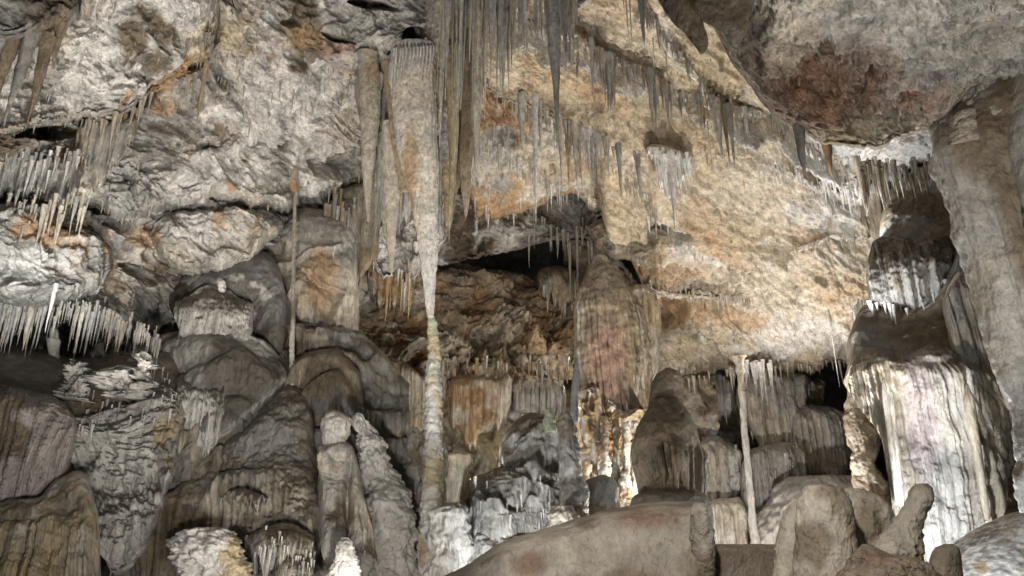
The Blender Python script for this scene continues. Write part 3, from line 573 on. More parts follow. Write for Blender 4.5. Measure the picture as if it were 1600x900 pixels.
slab('middle_slope', [(1322, 520), (1345, 480), (1380, 470), (1450, 468), (1490, 400), (1520, 330), (1545, 320), (1660, 320)], [(1322, 570), (1360, 580), (1450, 590), (1530, 600), (1660, 600)],
     [(1322, 560, 9.9), (1400, 480, 10.3), (1400, 570, 9.5), (1500, 560, 9.3), (1500, 380, 10.0), (1620, 500, 9.5)], d_lump(0.12, 1.6, 93), pal(BROWN, (GREY * 0.8, 1.2, 0.1, 0.2, 4), (WHITE * 0.9, 5.0, 0.34, 0.06, 14)), M_SMOOTH, roll=(26, 0.8), edges='tl', step=2, parent=fr)
slab('right_curtain', [(1470, 470), (1500, 425), (1530, 420), (1570, 440), (1620, 500)], [(1470, 500), (1500, 580), (1560, 640), (1590, 650), (1620, 640)], [(1480, 450, 9.4), (1620, 600, 8.9)], d_flute(0.10, 75, 94, y0=430), pal(PALE, (WHITE, 1.3, 0.1, 0.2, 3), (OCHRE, 1.5, 0.2, 0.2, 5)), M_FLOW, roll=(16, 0.5), step=1.6, thick=0.5, jag=4, parent=fr)
slab('lower_curtain', [(1318, 590), (1330, 552), (1370, 540), (1410, 548), (1460, 535), (1520, 560), (1570, 600), (1585, 700)], [(1318, 600), (1345, 640), (1375, 690), (1392, 790), (1400, 880), (1450, 905), (1540, 880), (1560, 800), (1570, 740), (1585, 720)],
     [(1318, 590, 9.5), (1400, 560, 8.9), (1500, 560, 8.8), (1400, 860, 9.0), (1500, 860, 8.9), (1580, 700, 9.2)], d_sum(d_flute(0.17, 42, 96, y0=556, warp=0.18), d_flute(0.05, 120, 99, y0=556, warp=0.3), d_lump(0.18, 0.8, 97), d_lump(0.02, 7, 98, 1)), pal(WHITE * 1.0, ('streak', PALE * 0.95, 1.6, 0.05, 12), ('up', BROWN, 0.35, 0.7), ('px', np.array([0.64, 0.54, 0.53]), 1440, 620, 22, 90), ('px', PALE * 0.8, 1535, 700, 25, 160)), M_FLOW, roll=(22, 0.9), edges='tlr', step=1.5, thick=0.7, jag=3, parent=fr)
# narrow shafts standing free in front of the lower curtain
for i, (xa, ya, xb, yb, wd) in enumerate([(1380, 590, 1404, 790, 8), (1392, 610, 1411, 800, 7), (1510, 600, 1543, 812, 16)]):
    n = 8; pr = [(ya + (yb - ya) * j / n, xa + (xb - xa) * j / n - wd / 2 * (1 - 0.5 * (j / n) ** 2 if i > 1 else 1), xa + (xb - xa) * j / n + wd / 2 * (1 - 0.5 * (j / n) ** 2 if i > 1 else 1)) for j in range(n + 1)]
    pr[0] = (pr[0][0], (pr[0][1] + pr[0][2]) / 2 - 1, (pr[0][1] + pr[0][2]) / 2 + 1)
    pillar('calcite_shaft', pr, 8.55, d_lump(0.015, 9, i), pal(WHITE if i < 2 else PALE * 0.85, (PALE, 3, 0.1, 0.2, 3)), M_FLOW, step=3, rings=(0.06, 40), parent=fr, seed=i)
fringe([(1358, 480), (1440, 484), (1480, 440)], 12, (6, 26), (5, 9), 10.05, WHITE, 'pale drip hanging under the upper curtain of the right flowstone cascade', 'drips under the upper curtain')
fringe([(1335, 262), (1400, 262), (1475, 258)], 55, (20, 85), (4, 9), 11.4, PALE * 0.8, 'stalactite in the brush-like row under the white ledge', 'stalactites under the white ledge', jit=7, cols=[BROWN, WHITE])
fringe([(1275, 262), (1320, 298), (1360, 318), (1375, 330)], 46, (8, 60), (3, 7), 12.6, WHITE, 'white icicle-like stalactite on the lip of the bright ledge', 'white stalactites on the bright ledge', jit=6)

# near column, right edge
nc = thing('rock_column', 1590, 640, 6.0, 'huge smooth grey rock column tapering down at the right edge', 'column')
pillar('shaft', [(130, 1500, 1700), (165, 1488, 1705), (200, 1472, 1700), (240, 1468, 1695), (290, 1482, 1690), (340, 1500, 1688), (400, 1524, 1684), (460, 1545, 1680), (520, 1562, 1680), (580, 1578, 1678), (640, 1596, 1676), (700, 1612, 1676)], 5.6, d_sum(d_lump(0.07, 1.8, 101), d_flute(0.07, 26, 102), d_lump(0.014, 6, 104, 1), d_flute(0.022, 60, 106, warp=0.5)), pal(GREY * 1.1, (PALE * 0.7, 1.2, 0.1, 0.2, 3), ('streak', BROWN, 1.2, 0.15, 4)), M_SMOOTH, k=0.7, step=2.5, parent=nc)
pillar('neck', [(60, 1480, 1640), (110, 1500, 1600), (150, 1505, 1595), (190, 1490, 1590), (230, 1480, 1560)], 5.4, d_lump(0.08, 3, 103, 1), pal(GREY, (PALE * 0.8, 2.0, 0.1, 0.2, 3)), M_ROCK, k=0.7, step=2.5, parent=nc)
pillar('side_shaft', [(100, 1590, 1720), (200, 1578, 1720), (300, 1600, 1720), (420, 1620, 1720)], 5.1, d_lump(0.05, 2.5, 105), pal(GREY, (PALE * 0.7, 2.0, 0.1, 0.2, 3)), M_SMOOTH, k=0.7, step=3, parent=nc)

# bottom right lit rock and small edge formation
pillar('lit_boulder', [(790, 1640, 1760), (800, 1590, 1790), (815, 1555, 1810), (840, 1515, 1830), (870, 1480, 1850), (910, 1440, 1880), (980, 1400, 1900)], 6.2, d_lump(0.04, 3, 107), pal(WHITE * 1.1, (TAN, 14, 0.16, 0.08, 3), (GREY, 20, 0.16, 0.08, 5)), M_POP, k=0.8, step=2.5, label='speckled white boulder glowing in lamp light at the bottom right corner', cat='boulder')
pillar('edge_stalagmite', [(580, 1598, 1640), (640, 1592, 1650), (700, 1590, 1660), (760, 1596, 1660), (800, 1604, 1660)], 5.6, d_lump(0.04, 6, 109, 1), pal(WHITE, (BROWN, 5, 0.2, 0.1, 3)), M_POP, step=2.5, label='knobbly white stalagmite cut off by the right edge above the lit boulder', cat='stalagmite')
slab('cave_wall', [(1540, 560), (1700, 560)], [(1540, 900), (1700, 900)], 11.5, d_rock(0.5, 1.3, 110), pal(BROWN), M_ROCK, edges='', step=4, kind='structure')

# ================================================================== far chamber at the right (fluted back walls)
fc = pal(PALE * 0.95, (WHITE, 0.9, 0.05, 0.25, 3), (GREY, 0.8, 0.1, 0.2, 4), ('streak', OCHRE, 1.0, 0.25, 5))
slab('cave_wall', [(1040, 560), (1270, 575), (1275, 640), (1320, 640), (1360, 640)], [(1040, 900), (1360, 900)], 21.5, d_drape(0.9, 1.8, 60, 0.30, 111, 0.15), fc, M_FLOW, edges='', step=1.7, kind='structure')
def curtain(name, top, bot, Y, k, seed, colr, label, amp=0.3, hem=(18, 0.1), cat='flowstone curtain', roll=(14, 0.8), parts=True):
    return slab(name, top, bot, Y, d_flute(amp, k, seed, y0=min(p[1] for p in top) + 4), colr, M_FLOW, roll=roll, step=1.6, thick=1.0, jag=3, hem=hem, label=label, cat=cat, seed=seed)
far_c = pal(PALE, (WHITE, 0.9, 0.1, 0.25, 3), (GREY, 0.8, 0.2, 0.2, 4), ('up', GREY * 0.8, 0.2, 0.6))
curtain('flowstone_curtain', [(1085, 600), (1110, 575), (1150, 572)], [(1085, 640), (1110, 660), (1150, 640)], 20.0, 60, 121, far_c, 'grey fluted curtain in the far chamber just right of the brown stalagmite top')
curtain('flowstone_curtain', [(1150, 585), (1175, 572), (1215, 575), (1262, 580)], [(1150, 640), (1190, 700), (1230, 720), (1262, 640)], 19.0, 70, 122, far_c, 'tall pale curtain behind the thin white column in the far chamber', hem=(40, 0.1))
curtain('flowstone_curtain', [(1235, 640), (1260, 632), (1300, 636), (1330, 650)], [(1235, 700), (1260, 740), (1300, 752), (1330, 720)], 18.6, 70, 123, far_c, 'grey fluted curtain below the black opening in the far chamber', hem=(20, 0.1))
curtain('flowstone_curtain', [(1155, 720), (1180, 700), (1230, 690), (1260, 700)], [(1155, 800), (1180, 830), (1230, 830), (1260, 790)], 17.6, 70, 124, far_c, 'squat tier of stepped flowstone right of the thin white column base', amp=0.35)
curtain('flowstone_curtain', [(1088, 690), (1110, 680), (1140, 690), (1160, 700)], [(1088, 770), (1110, 800), (1140, 790), (1160, 770)], 17.9, 70, 125, far_c, 'stepped grey flowstone tier left of the thin white column', amp=0.35)
curtain('flowstone_curtain', [(1098, 790), (1120, 780), (1150, 776), (1170, 790)], [(1098, 860), (1120, 900), (1150, 900), (1170, 860)], 16.5, 80, 126, pal(WHITE, (PALE, 1, 0.1, 0.2, 3)), 'bright white fluted tier at the foot of the thin white column', amp=0.3)
pillar('rock_mound', [(745, 1235, 1330), (760, 1215, 1345), (790, 1190, 1370), (830, 1170, 1390), (900, 1160, 1400)], 16.5, d_lump(0.25, 1.2, 128), far_c, M_SMOOTH, k=0.6, label='pale rounded mound on the floor of the far chamber', cat='mound')
wc = thing('thin_column', 1180, 850, 16.2, 'thin white jointed column standing in the far chamber', 'column')
pillar('flare', [(556, 1140, 1168), (568, 1146, 1164), (585, 1150, 1163), (605, 1152, 1165), (622, 1154, 1166)], 16.2, d_lump(0.10, 3, 130, 1), pal(PALE, (TAN, 2, 0.1, 0.2, 3)), M_FLOW, step=2, parent=wc)
pillar('shaft', [(612, 1155, 1165), (660, 1157, 1168), (700, 1161, 1171), (760, 1166, 1177), (820, 1170, 1183), (860, 1172, 1192)], 16.2, d_lump(0.05, 5, 129), pal(WHITE), M_FLOW, step=2, rings=(0.14, 22), parent=wc)
pillar('stalagmite', [(640, 1322, 1350), (665, 1320, 1362), (700, 1330, 1368), (720, 1328, 1372), (760, 1335, 1385), (800, 1345, 1395)], 11.5, d_rock(0.1, 3.5, 131), pal(PALE * 0.8, (BROWN, 2, 0.1, 0.2, 3)), M_POP, k=0.8, step=2, flute=(0.12, 16, 650, 720), label='lumpy brown stalagmite squeezed against the left edge of the bright flowstone cascade', cat='stalagmite')
pillar('stalagmite', [(560, 1322, 1345), (600, 1324, 1352), (640, 1322, 1362), (690, 1326, 1366), (705, 1332, 1360)], 12.2, d_lump(0.06, 3, 132), pal(PALE * 0.9, (BROWN, 2, 0.2, 0.2, 3)), M_FLOW, k=0.8, step=2, flute=(0.2, 12, 570, 700), label='fluted grey pedestal between the black opening and the bright flowstone cascade', cat='stalagmite')

def tier(parent, name, x0, x1, yt, yb, Y, seed, colr, amp=0.1, k=70, hem=(16, 0.11), arch=10, mat=None, wave=0.4):
    xs = np.linspace(x0, x1, 7); tt = np.linspace(-1, 1, 7)
    top = [(x, yt + arch * t * t * 1.5 + 4 * float(n1(x * 0.05, seed))) for x, t in zip(xs, tt)]
    bot = [(x, yb - (yb - yt) * 0.5 * t ** 4 + 6 * float(n1(x * 0.06, seed + 1))) for x, t in zip(xs, tt)]
    xm = (x0 + x1) / 2; h = yb - yt
    dl = [(x0, yt, Y + 0.5), (xm, yt, Y + 0.42), (x1, yt, Y + 0.5), (xm, yt + 0.3 * h, Y), (x0, yt + 0.4 * h, Y + 0.2), (x1, yt + 0.4 * h, Y + 0.2), (xm, yb, Y + 0.08), (x0, yb, Y + 0.25), (x1, yb, Y + 0.25)]
    return slab(name, top, bot, dl, d_sum(d_flute(amp, k, seed, y0=yt + 4, warp=wave), d_lump(0.05, 3, seed + 7)), colr, mat or M_FLOW, edges='lbr', roll=(9, 0.25), step=1.5, thick=0.4, jag=3, hem=hem, parent=parent, seed=seed)
# ================================================================== central hanging bell and brown stalagmite
bell = thing('hanging_flowstone_bell', 955, 640, 14.6, 'large bell-shaped flowstone hanging below the sloping ceiling, grey top and pinkish base', 'flowstone bell')
pillar('body', [(396, 932, 942), (415, 922, 958), (440, 910, 978), (470, 900, 996), (500, 897, 1008), (540, 899, 1014), (580, 903, 1016), (615, 914, 1014), (636, 922, 1010)], 14.6, d_sum(d_lump(0.10, 1.0, 141), d_lump(0.03, 5, 144)), pal(TAN * 0.55, ('px', DARK * 1.5, 940, 440, 60, 70), ('px', np.array([0.30, 0.19, 0.14]), 955, 570, 34, 70), ('streak', PALE * 0.7, 1.6, 0.16, 3)), M_FLOW, k=0.5, step=1.7, flute=(0.13, 62, 455, 680), hem=(34, 8), parent=bell)
slab('side_curtain', [(972, 470), (985, 450), (1005, 446), (1032, 462)], [(972, 640), (985, 652), (1005, 640), (1032, 560)], 14.9, d_flute(0.16, 70, 143, warp=0.2), pal(TAN * 0.75, (PALE * 0.9, 1.6, 0.05, 0.2, 2)), M_FLOW, roll=(10, 0.4), step=1.6, thick=0.6, hem=(20, 0.12), parent=bell)
for x, y0, y1, wd in [(935, 600, 662, 14), (950, 600, 698, 15), (964, 600, 680, 12), (978, 600, 690, 15), (992, 590, 660, 13), (1003, 580, 636, 9), (922, 590, 628, 9)]:
    stal(x, y0, y1, wd, 14.4, PALE * 0.75, 'pale drip tip under the hanging flowstone bell', 'drip tips of the hanging bell', prio=1)
fringe([(740, 800), (780, 780), (830, 790), (870, 800)], 26, (8, 30), (2.5, 5), 8.45, WHITE * 0.85, 'short silvery drip on the front of the silvery mound', 'drips of the silvery mound', jit=26)
bs = thing('bell_stalagmite', 1045, 790, 8.0, 'dark brown bell-shaped stalagmite with a dripping skirt in the centre right', 'stalagmite')
bc = pal(BROWN * 0.8, (TAN * 0.5, 1.6, 0.1, 0.2, 3), (DARK * 0.9, 2.0, 0.25, 0.15, 4))
pillar('neck', [(575, 1040, 1048), (585, 1026, 1062), (600, 1017, 1066), (630, 1013, 1068), (655, 1005, 1072), (680, 998, 1080)], 8.1, d_lump(0.035, 3.5, 151, 1), bc, M_SMOOTH, step=2, parent=bs)
pillar('skirt', [(625, 1020, 1060), (650, 1004, 1076), (675, 994, 1088), (700, 990, 1094), (720, 992, 1096), (745, 1000, 1094), (758, 1004, 1090)], 8.0, d_lump(0.04, 3.5, 152), bc, M_SMOOTH, step=1.6, flute=(0.34, 22, 694, 790), hem=(30, 7), parent=bs)
pillar('shoulder', [(655, 1062, 1074), (680, 1062, 1090), (710, 1066, 1095), (760, 1070, 1096)], 8.4, d_lump(0.03, 3.5, 153), bc, M_SMOOTH, step=2, parent=bs)
pillar('base', [(735, 1022, 1070), (762, 1012, 1082), (780, 990, 1104), (820, 985, 1112), (880, 985, 1116), (940, 985, 1116)], 7.9, d_lump(0.06, 2.5, 154), bc, M_SMOOTH, step=2, parent=bs)

# bright, intricate wall seen between bell and stalagmite
pop_c = pal(WHITE, (TAN, 2, 0.1, 0.2, 3), (ORANGE, 1.6, 0.3, 0.1, 4), (BROWN, 1.5, 0.25, 0.12, 5))
slab('cave_wall', [(885, 640), (920, 600), (980, 640), (1015, 640)], [(885, 790), (930, 800), (1015, 800)], 14.2, d_rock(0.8, 1.8, 161, 0.5), pop_c, M_POP, roll=(14, 0.6), step=1.7, jag=6, kind='structure')
nl = ['broad-footed', 'shortest', 'tall', 'tallest central', 'thickest', 'leftmost low', 'rightmost stubby', 'slender back']
for i, (x, y0, y1, w_) in enumerate([(903, 620, 700, 12), (928, 690, 760, 10), (946, 650, 745, 12), (962, 640, 760, 12), (978, 660, 778, 14), (915, 720, 775, 14), (990, 700, 780, 12), (934, 630, 690, 9)]):
    pillar('knobbly_stalagmite', [(y0, x - w_ * .25, x + w_ * .2), (y0 + 8, x - w_ * .5, x + w_ * .5), ((y0 + y1) / 2, x - w_ * .35, x + w_ * .45), (y1, x - w_ * .8, x + w_ * .8)], 13.4 - 0.15 * (i % 3), d_lump(0.09, 4, 165 + i, 1), pop_c, M_POP, step=2, rings=(0.2, 15),
           label=nl[i] + ' knobbly white stalagmite in the bright niche left of the brown bell stalagmite', cat='stalagmite', group='knobbly stalagmites in the lit niche', seed=i)
pillar('smooth_mound', [(742, 938, 945), (750, 915, 958), (765, 905, 966), (790, 900, 970), (830, 895, 980)], 9.6, d_lump(0.03, 3, 172), pal(GREY * 0.8, (BROWN, 2, 0.1, 0.2, 3)), M_SMOOTH, k=0.8, label='smooth dark grey dome between the white flowstone mound and the brown stalagmite', cat='mound')

# grey-white flowstone mound in the centre
gm = thing('flowstone_mound', 820, 880, 8.7, 'broad silvery flowstone mound with tiers of short drips in the lower centre', 'flowstone mound')
gmc = pal(WHITE * 0.9, (GREY, 1.6, 0.0, 0.2, 3), ('up', BROWN * 0.9, 0.5, 0.85), ('px', BROWN * 0.8, 830, 670, 45, 18))
slab('crown', [(770, 730), (785, 690), (805, 660), (838, 645), (866, 656), (890, 690), (910, 760)], [(770, 860), (840, 850), (910, 830)], [(780, 700, 9.5), (840, 650, 9.5), (840, 740, 8.9), (900, 760, 9.3), (840, 850, 8.8)], d_drape(0.13, 0.42, 85, 0.05, 181, 0.07), gmc, M_FLOW, roll=(26, 0.7), edges='tlr', step=1.5, parent=gm)
slab('drip_front', [(728, 760), (745, 742), (790, 730), (830, 745), (870, 760), (915, 790)], [(728, 950), (800, 950), (915, 900)], [(735, 760, 9.0), (830, 750, 8.8), (780, 860, 8.3), (900, 800, 8.8)], d_drape(0.16, 0.5, 75, 0.08, 184, 0.05), gmc, M_FLOW, roll=(20, 0.6), edges='tlr', step=1.5, parent=gm)
tier(gm, 'drip_tier', 738, 812, 782, 858, 8.35, 190, gmc, amp=0.08, hem=(34, 0.13), arch=24)
pillar('side_pillar', [(646, 876, 890), (660, 872, 896), (690, 872, 902), (740, 874, 912), (790, 872, 920), (820, 868, 925)], 8.7, d_lump(0.05, 4, 183, 1), pal(GREY, (BROWN, 2, 0.0, 0.2, 3), (WHITE, 3, 0.25, 0.1, 4)), M_FLOW, step=2, rings=(0.08, 9), parent=gm)
pillar('side_pillar', [(560, 898, 904), (600, 893, 905), (640, 890, 903), (660, 888, 903)], 8.7, d_lump(0.04, 5, 184, 1), pal(GREY * 0.8), M_FLOW, step=2, parent=gm)
pillar('stump', [(790, 868, 892), (806, 858, 905), (830, 850, 918), (870, 845, 925)], 8.1, d_lump(0.06, 4, 186, 1), pal(PALE * 0.8, (BROWN, 2, 0.1, 0.2, 3)), M_SMOOTH, step=2, flute=(0.12, 20, 800, 900), parent=gm)
pillar('popcorn_knob', [(640, 853, 860), (648, 851, 866), (662, 848, 868), (675, 850, 870)], 9.0, d_lump(0.03, 12, 187, 1), pal(np.array([0.5, 0.52, 0.36])), M_POP, step=1.5, label='tiny greenish popcorn knob on top of the silvery mound', cat='knob')

# tall thin stalagmite and its dark stacked base
ts = thing('tall_stalagmite', 680, 790, 9.0, 'tall slender ringed stalagmite meeting the tip of the giant stalactite', 'stalagmite')
pillar('shaft', [(494, 667, 679), (503, 668, 682), (520, 668, 684), (550, 669, 688), (580, 666, 689), (620, 665, 692), (660, 663, 691), (710, 662, 692), (760, 660, 692), (810, 656, 694), (900, 652, 698)], 8.95, d_lump(0.025, 7, 201, 1), pal(WHITE * 0.95, (OCHRE, 3, 0.1, 0.2, 3), (np.array([0.45, 0.46, 0.33]), 2.2, 0.25, 0.15, 4)), M_POP, step=1.5, rings=(0.16, 13), parent=ts)
pillar('base', [(690, 656, 698), (705, 652, 702), (730, 656, 700), (760, 655, 697), (800, 650, 700)], 9.1, d_lump(0.05, 4, 202, 1), pal(GREY * 0.8, (BROWN, 3, 0.1, 0.2, 3)), M_FLOW, step=1.7, flute=(0.16, 16, 700, 790), parent=ts)
for i, (pr, Yv, lb) in enumerate([([(668, 640, 652), (690, 636, 660), (720, 634, 664), (760, 634, 668), (800, 630, 670)], 9.5, 'dark ringed stalagmite close against the left of the tall slender stalagmite'),
                                  ([(640, 606, 618), (655, 602, 622), (700, 600, 622), (760, 598, 630), (790, 596, 634)], 10.5, 'grey stalagmite with a pale cap behind the figure-like formation'),
                                  ([(668, 585, 592), (676, 578, 600), (700, 576, 604), (760, 574, 610)], 10.2, 'short dark stalagmite left of the pale capped one'),
                                  ([(690, 618, 630), (705, 612, 640), (740, 608, 650), (790, 606, 655)], 9.9, 'squat knobbly stalagmite in front of the pale capped one')]):
    pillar('stalagmite', pr, Yv, d_lump(0.06, 4, 205 + i, 1), pal(GREY * (0.9 if i != 1 else 1.2), (BROWN, 2.5, 0.1, 0.2, 3)), M_FLOW, step=1.8, rings=(0.12, 16), label=lb, cat='stalagmite', seed=i)
ys = thing('lit_stump', 710, 800, 9.3, 'cylindrical stalagmite stump glowing yellow beside the tall slender stalagmite', 'stalagmite')
pillar('body', [(708, 698, 730), (714, 690, 736), (735, 688, 738), (770, 686, 737), (800, 684, 736)], 9.3, d_lump(0.05, 3, 211), pal(OCHRE * 1.35 + 0.03, (PALE, 3, 0.3, 0.2, 3)), M_FLOW, step=1.8, parent=ys)
pillar('flow_foot', [(786, 694, 724), (805, 670, 734), (835, 665, 736), (870, 668, 738), (920, 664, 740)], 7.9, d_lump(0.12, 3, 212, 1), pal(GREY * 1.2, (GREY * 0.8, 2, 0.1, 0.2, 3)), M_FLOW, step=1.8, flute=(0.12, 24, 800, 960), parent=ys)

# mud slope, lower centre
pillar('sediment_slope', [(764, 642, 664), (776, 630, 680), (800, 606, 712), (840, 574, 745), (900, 540, 795), (1000, 500, 830)], 9.7, d_lump(0.05, 1.6, 215), pal(BROWN * 1.05, (TAN * 0.7, 1.2, 0.1, 0.2, 3)), M_SMOOTH, k=0.7, kind='structure')

# ================================================================== foreground ledges, lower right
fg = pal(PALE * 0.58, (BROWN * 0.9, 2.2, 0.12, 0.10, 3), ('px', RUST * 0.95, 1010, 812, 55, 22), ('px', RUST * 0.8, 830, 880, 30, 25), (PALE * 0.75, 2.5, 0.3, 0.12, 5))
slab('smooth_ledge', [(660, 915), (720, 888), (780, 850), (850, 826), (900, 810), (950, 797), (1000, 788), (1050, 783), (1090, 785), (1112, 800)], [(660, 1100), (1112, 1100)], [(660, 900, 4.2), (900, 820, 4.4), (1100, 790, 4.4), (900, 1000, 4.0)], d_sum(d_lump(0.045, 1.4, 221), d_lump(0.012, 8, 222, 1), d_flute(0.012, 9, 224, warp=0.5)), fg, M_SMOOTH, roll=(26, 0.45), edges='tr', step=2.2, thick=0.7, jag=1.5,
     label='smooth brown arched rock ledge across the bottom centre foreground', cat='rock ledge')
slab('flat_ledge', [(1100, 850), (1180, 850), (1260, 851), (1330, 853)], [(1100, 1100), (1330, 1100)], 4.6, d_lump(0.02, 2, 223), pal(PALE * 0.5, (BROWN * 0.8, 2, 0.1, 0.2, 3)), M_SMOOTH, roll=(8, 0.25), edges='t', step=2.5, thick=0.6, jag=0.6, label='flat-topped brown rock ledge right of the arched foreground ledge', cat='rock ledge')
rm = thing('rounded_rock', 1290, 930, 4.1, 'big rounded tan rock with a fold, lit from the right in the foreground', 'rock')
rmc = pal(PALE * 0.85, (BROWN, 2.2, 0.22, 0.12, 3), ('px', ORANGE * 0.7, 1335, 830, 14, 14))
pillar('left_lobe', [(758, 1262, 1302), (764, 1253, 1320), (790, 1244, 1330), (850, 1240, 1336), (930, 1236, 1340), (1000, 1230, 1345)], 4.0, d_sum(d_lump(0.03, 2.2, 231), d_lump(0.014, 9, 239, 1)), rmc, M_SMOOTH, k=0.7, step=2, parent=rm)
pillar('right_lobe', [(764, 1300, 1345), (775, 1290, 1368), (800, 1290, 1392), (850, 1296, 1402), (930, 1300, 1410)], 4.35, d_sum(d_lump(0.04, 2.2, 232), d_lump(0.016, 9, 240, 1)), rmc, M_SMOOTH, k=0.6, step=2, parent=rm)
pillar('back_lobe', [(783, 1240, 1256), (795, 1226, 1270), (820, 1218, 1280), (860, 1210, 1290), (930, 1206, 1296)], 4.5, d_sum(d_lump(0.03, 3, 233), d_lump(0.012, 9, 241, 1)), rmc, M_SMOOTH, k=0.6, step=2, parent=rm)
# leaning stub: rows drift to the right going up
pillar('leaning_stub', [(756, 1432, 1449), (762, 1425, 1455), (772, 1420, 1457), (790, 1412, 1456), (805, 1402, 1448), (825, 1385, 1441), (850, 1362, 1441), (880, 1340, 1440), (920, 1325, 1442), (980, 1310, 1450)], 3.8, d_sum(d_lump(0.022, 8, 235, 1), d_lump(0.008, 24, 242, 1)), pal(PALE * 0.62, (BROWN * 0.8, 4, 0.1, 0.2, 3)), M_SMOOTH, k=0.8, step=1.6, rings=(0.07, 14), label='stubby leaning stalagmite silhouetted against the bright flowstone', cat='stalagmite')
pillar('foreground_knob', [(850, 1476, 1488), (856, 1462, 1496), (870, 1456, 1500), (890, 1452, 1502), (930, 1440, 1506), (990, 1430, 1510)], 3.6, d_lump(0.012, 6, 236), pal(BROWN * 0.9, (TAN * 0.6, 4, 0.2, 0.2, 3)), M_SMOOTH, k=0.8, step=1.8, label='small dark rounded rock knob at the bottom edge beside the leaning stub', cat='rock knob')
pillar('crumbly_rock', [(850, 1348, 1360), (862, 1335, 1380), (880, 1325, 1440), (910, 1310, 1470), (960, 1300, 1480)], 3.55, d_lump(0.03, 7, 237, 1), pal(BROWN * 0.9, (RUST, 4, 0.2, 0.2, 3)), M_ROCK, k=0.8, step=1.8, label='crumbly dark brown rock at the foot of the leaning stub', cat='rock')
pillar('ledge_end', [(786, 1085, 1100), (800, 1078, 1110), (840, 1078, 1116), (900, 1070, 1118), (980, 1070, 1118)], 4.35, d_lump(0.03, 6, 238, 1), fg, M_ROCK, k=0.8, step=2, label='rough eroded end of the arched foreground ledge', cat='rock')

# ================================================================== lower left flowstone domes
dome_c = pal(WHITE * 0.85, (PALE * 0.8, 1.6, 0.1, 0.2, 3), ('streak', GREY, 1.8, 0.05, 4), ('up', DARK * 1.35, -0.02, 0.30))
grey_c = pal(GREY * 0.85, (BROWN * 0.9, 1.1, 0.05, 0.2, 3), ('up', DARK * 1.3, 0.12, 0.45), ('streak', PALE * 0.8, 1.6, 0.28, 4))
# tall tan slab wall
tw = thing('tan_flowstone_slab', 500, 620, 10.4, 'tall smooth flowstone slab with an orange stripe and diagonal cracks left of the giant stalactites', 'flowstone slab')
slab('face', [(405, 405), (430, 350), (470, 325), (520, 330), (560, 345)], [(405, 620), (470, 640), (560, 640)], [(405, 400, 10.9), (470, 450, 10.45), (560, 500, 11.0)], d_sum(d_flute(0.05, 40, 301), d_drape(0.06, 1.5, 60, 0.03, 304, 0.04), d_lump(0.14, 0.8, 302), d_steps([([(400, 470), (440, 430), (480, 395), (530, 380)], 0.08, 5, 0.1), ([(470, 420), (500, 440), (530, 455)], 0.05, 3, 0.08), ([(440, 560), (480, 540), (520, 500), (535, 460)], 0.25, 8, 0.2), ([(430, 500), (460, 470), (475, 440)], 0.08, 4, 0.1)])),
     pal(PALE * 0.85, (GREY, 1.3, 0.1, 0.2, 3), ('px', ORANGE * 1.05, 495, 450, 26, 62), ('streak', GREY * 0.7, 1.5, 0.25, 5)), M_FLOW, roll=(26, 0.5), step=1.7, thick=0.8, parent=tw)
curtain('flowstone_curtain', [(465, 560), (490, 545), (520, 535), (552, 545)], [(465, 590), (490, 620), (530, 640), (552, 620)], 10.2, 85, 305, pal(PALE * 0.7, (BROWN, 1.5, 0.1, 0.2, 3)), 'brownish scalloped curtain under the tan flowstone slab', amp=0.12)
pillar('thin_column', [(305, 459, 463), (330, 458, 463), (400, 456, 462), (480, 455, 461), (515, 454, 461), (525, 452, 460), (600, 453, 460), (625, 450, 464), (640, 444, 472)], 9.7, d_lump(0.02, 9, 311), pal(PALE * 0.6, (BROWN, 2, 0.1, 0.2, 3), ('px', WHITE * 1.1, 457, 590, 40, 80)), M_FLOW, step=1.3, rings=(0.22, 9), label='very thin ringed column in front of the tan flowstone slab', cat='column')
# upper dome with white front
ud = thing('flowstone_dome', 370, 540, 10.2, 'upper left flowstone dome with dark cap and white crackled front', 'flowstone dome')
slab('cap', [(262, 450), (290, 428), (340, 418), (380, 400), (410, 392), (440, 420), (455, 470)], [(262, 500), (300, 530), (380, 540), (440, 560), (455, 520)], [(262, 450, 10.4), (340, 440, 9.8), (455, 470, 10.0)], d_sum(d_lump(0.12, 1.3, 313), d_steps([([(350, 530), (400, 480), (440, 450)], 0.07, 4, 0.12), ([(380, 540), (420, 490)], 0.04, 3, 0.06)])), pal(GREY * 0.5, (DARK * 1.2, 1.4, -0.1, 0.2, 3), (WHITE * 0.8, 3, 0.33, 0.08, 5)), M_SMOOTH, roll=(26, 0.45), step=1.7, thick=0.8, parent=ud)
tier(ud, 'fluted_front', 272, 396, 448, 545, 9.45, 315, pal(WHITE * 0.9, (GREY, 1.8, 0.15, 0.2, 3), ('up', DARK * 1.5, 0.15, 0.5)), amp=0.10, k=75, hem=(22, 0.1), wave=1.0, arch=20)
pillar('pale_knob', [(436, 342, 348), (441, 340, 352), (450, 341, 353), (456, 343, 351)], 9.7, d_lump(0.02, 12, 316, 1), pal(WHITE), M_POP, step=1.2, rings=(0.2, 6), label='tiny white stacked knob sitting on the upper left flowstone dome', cat='knob')
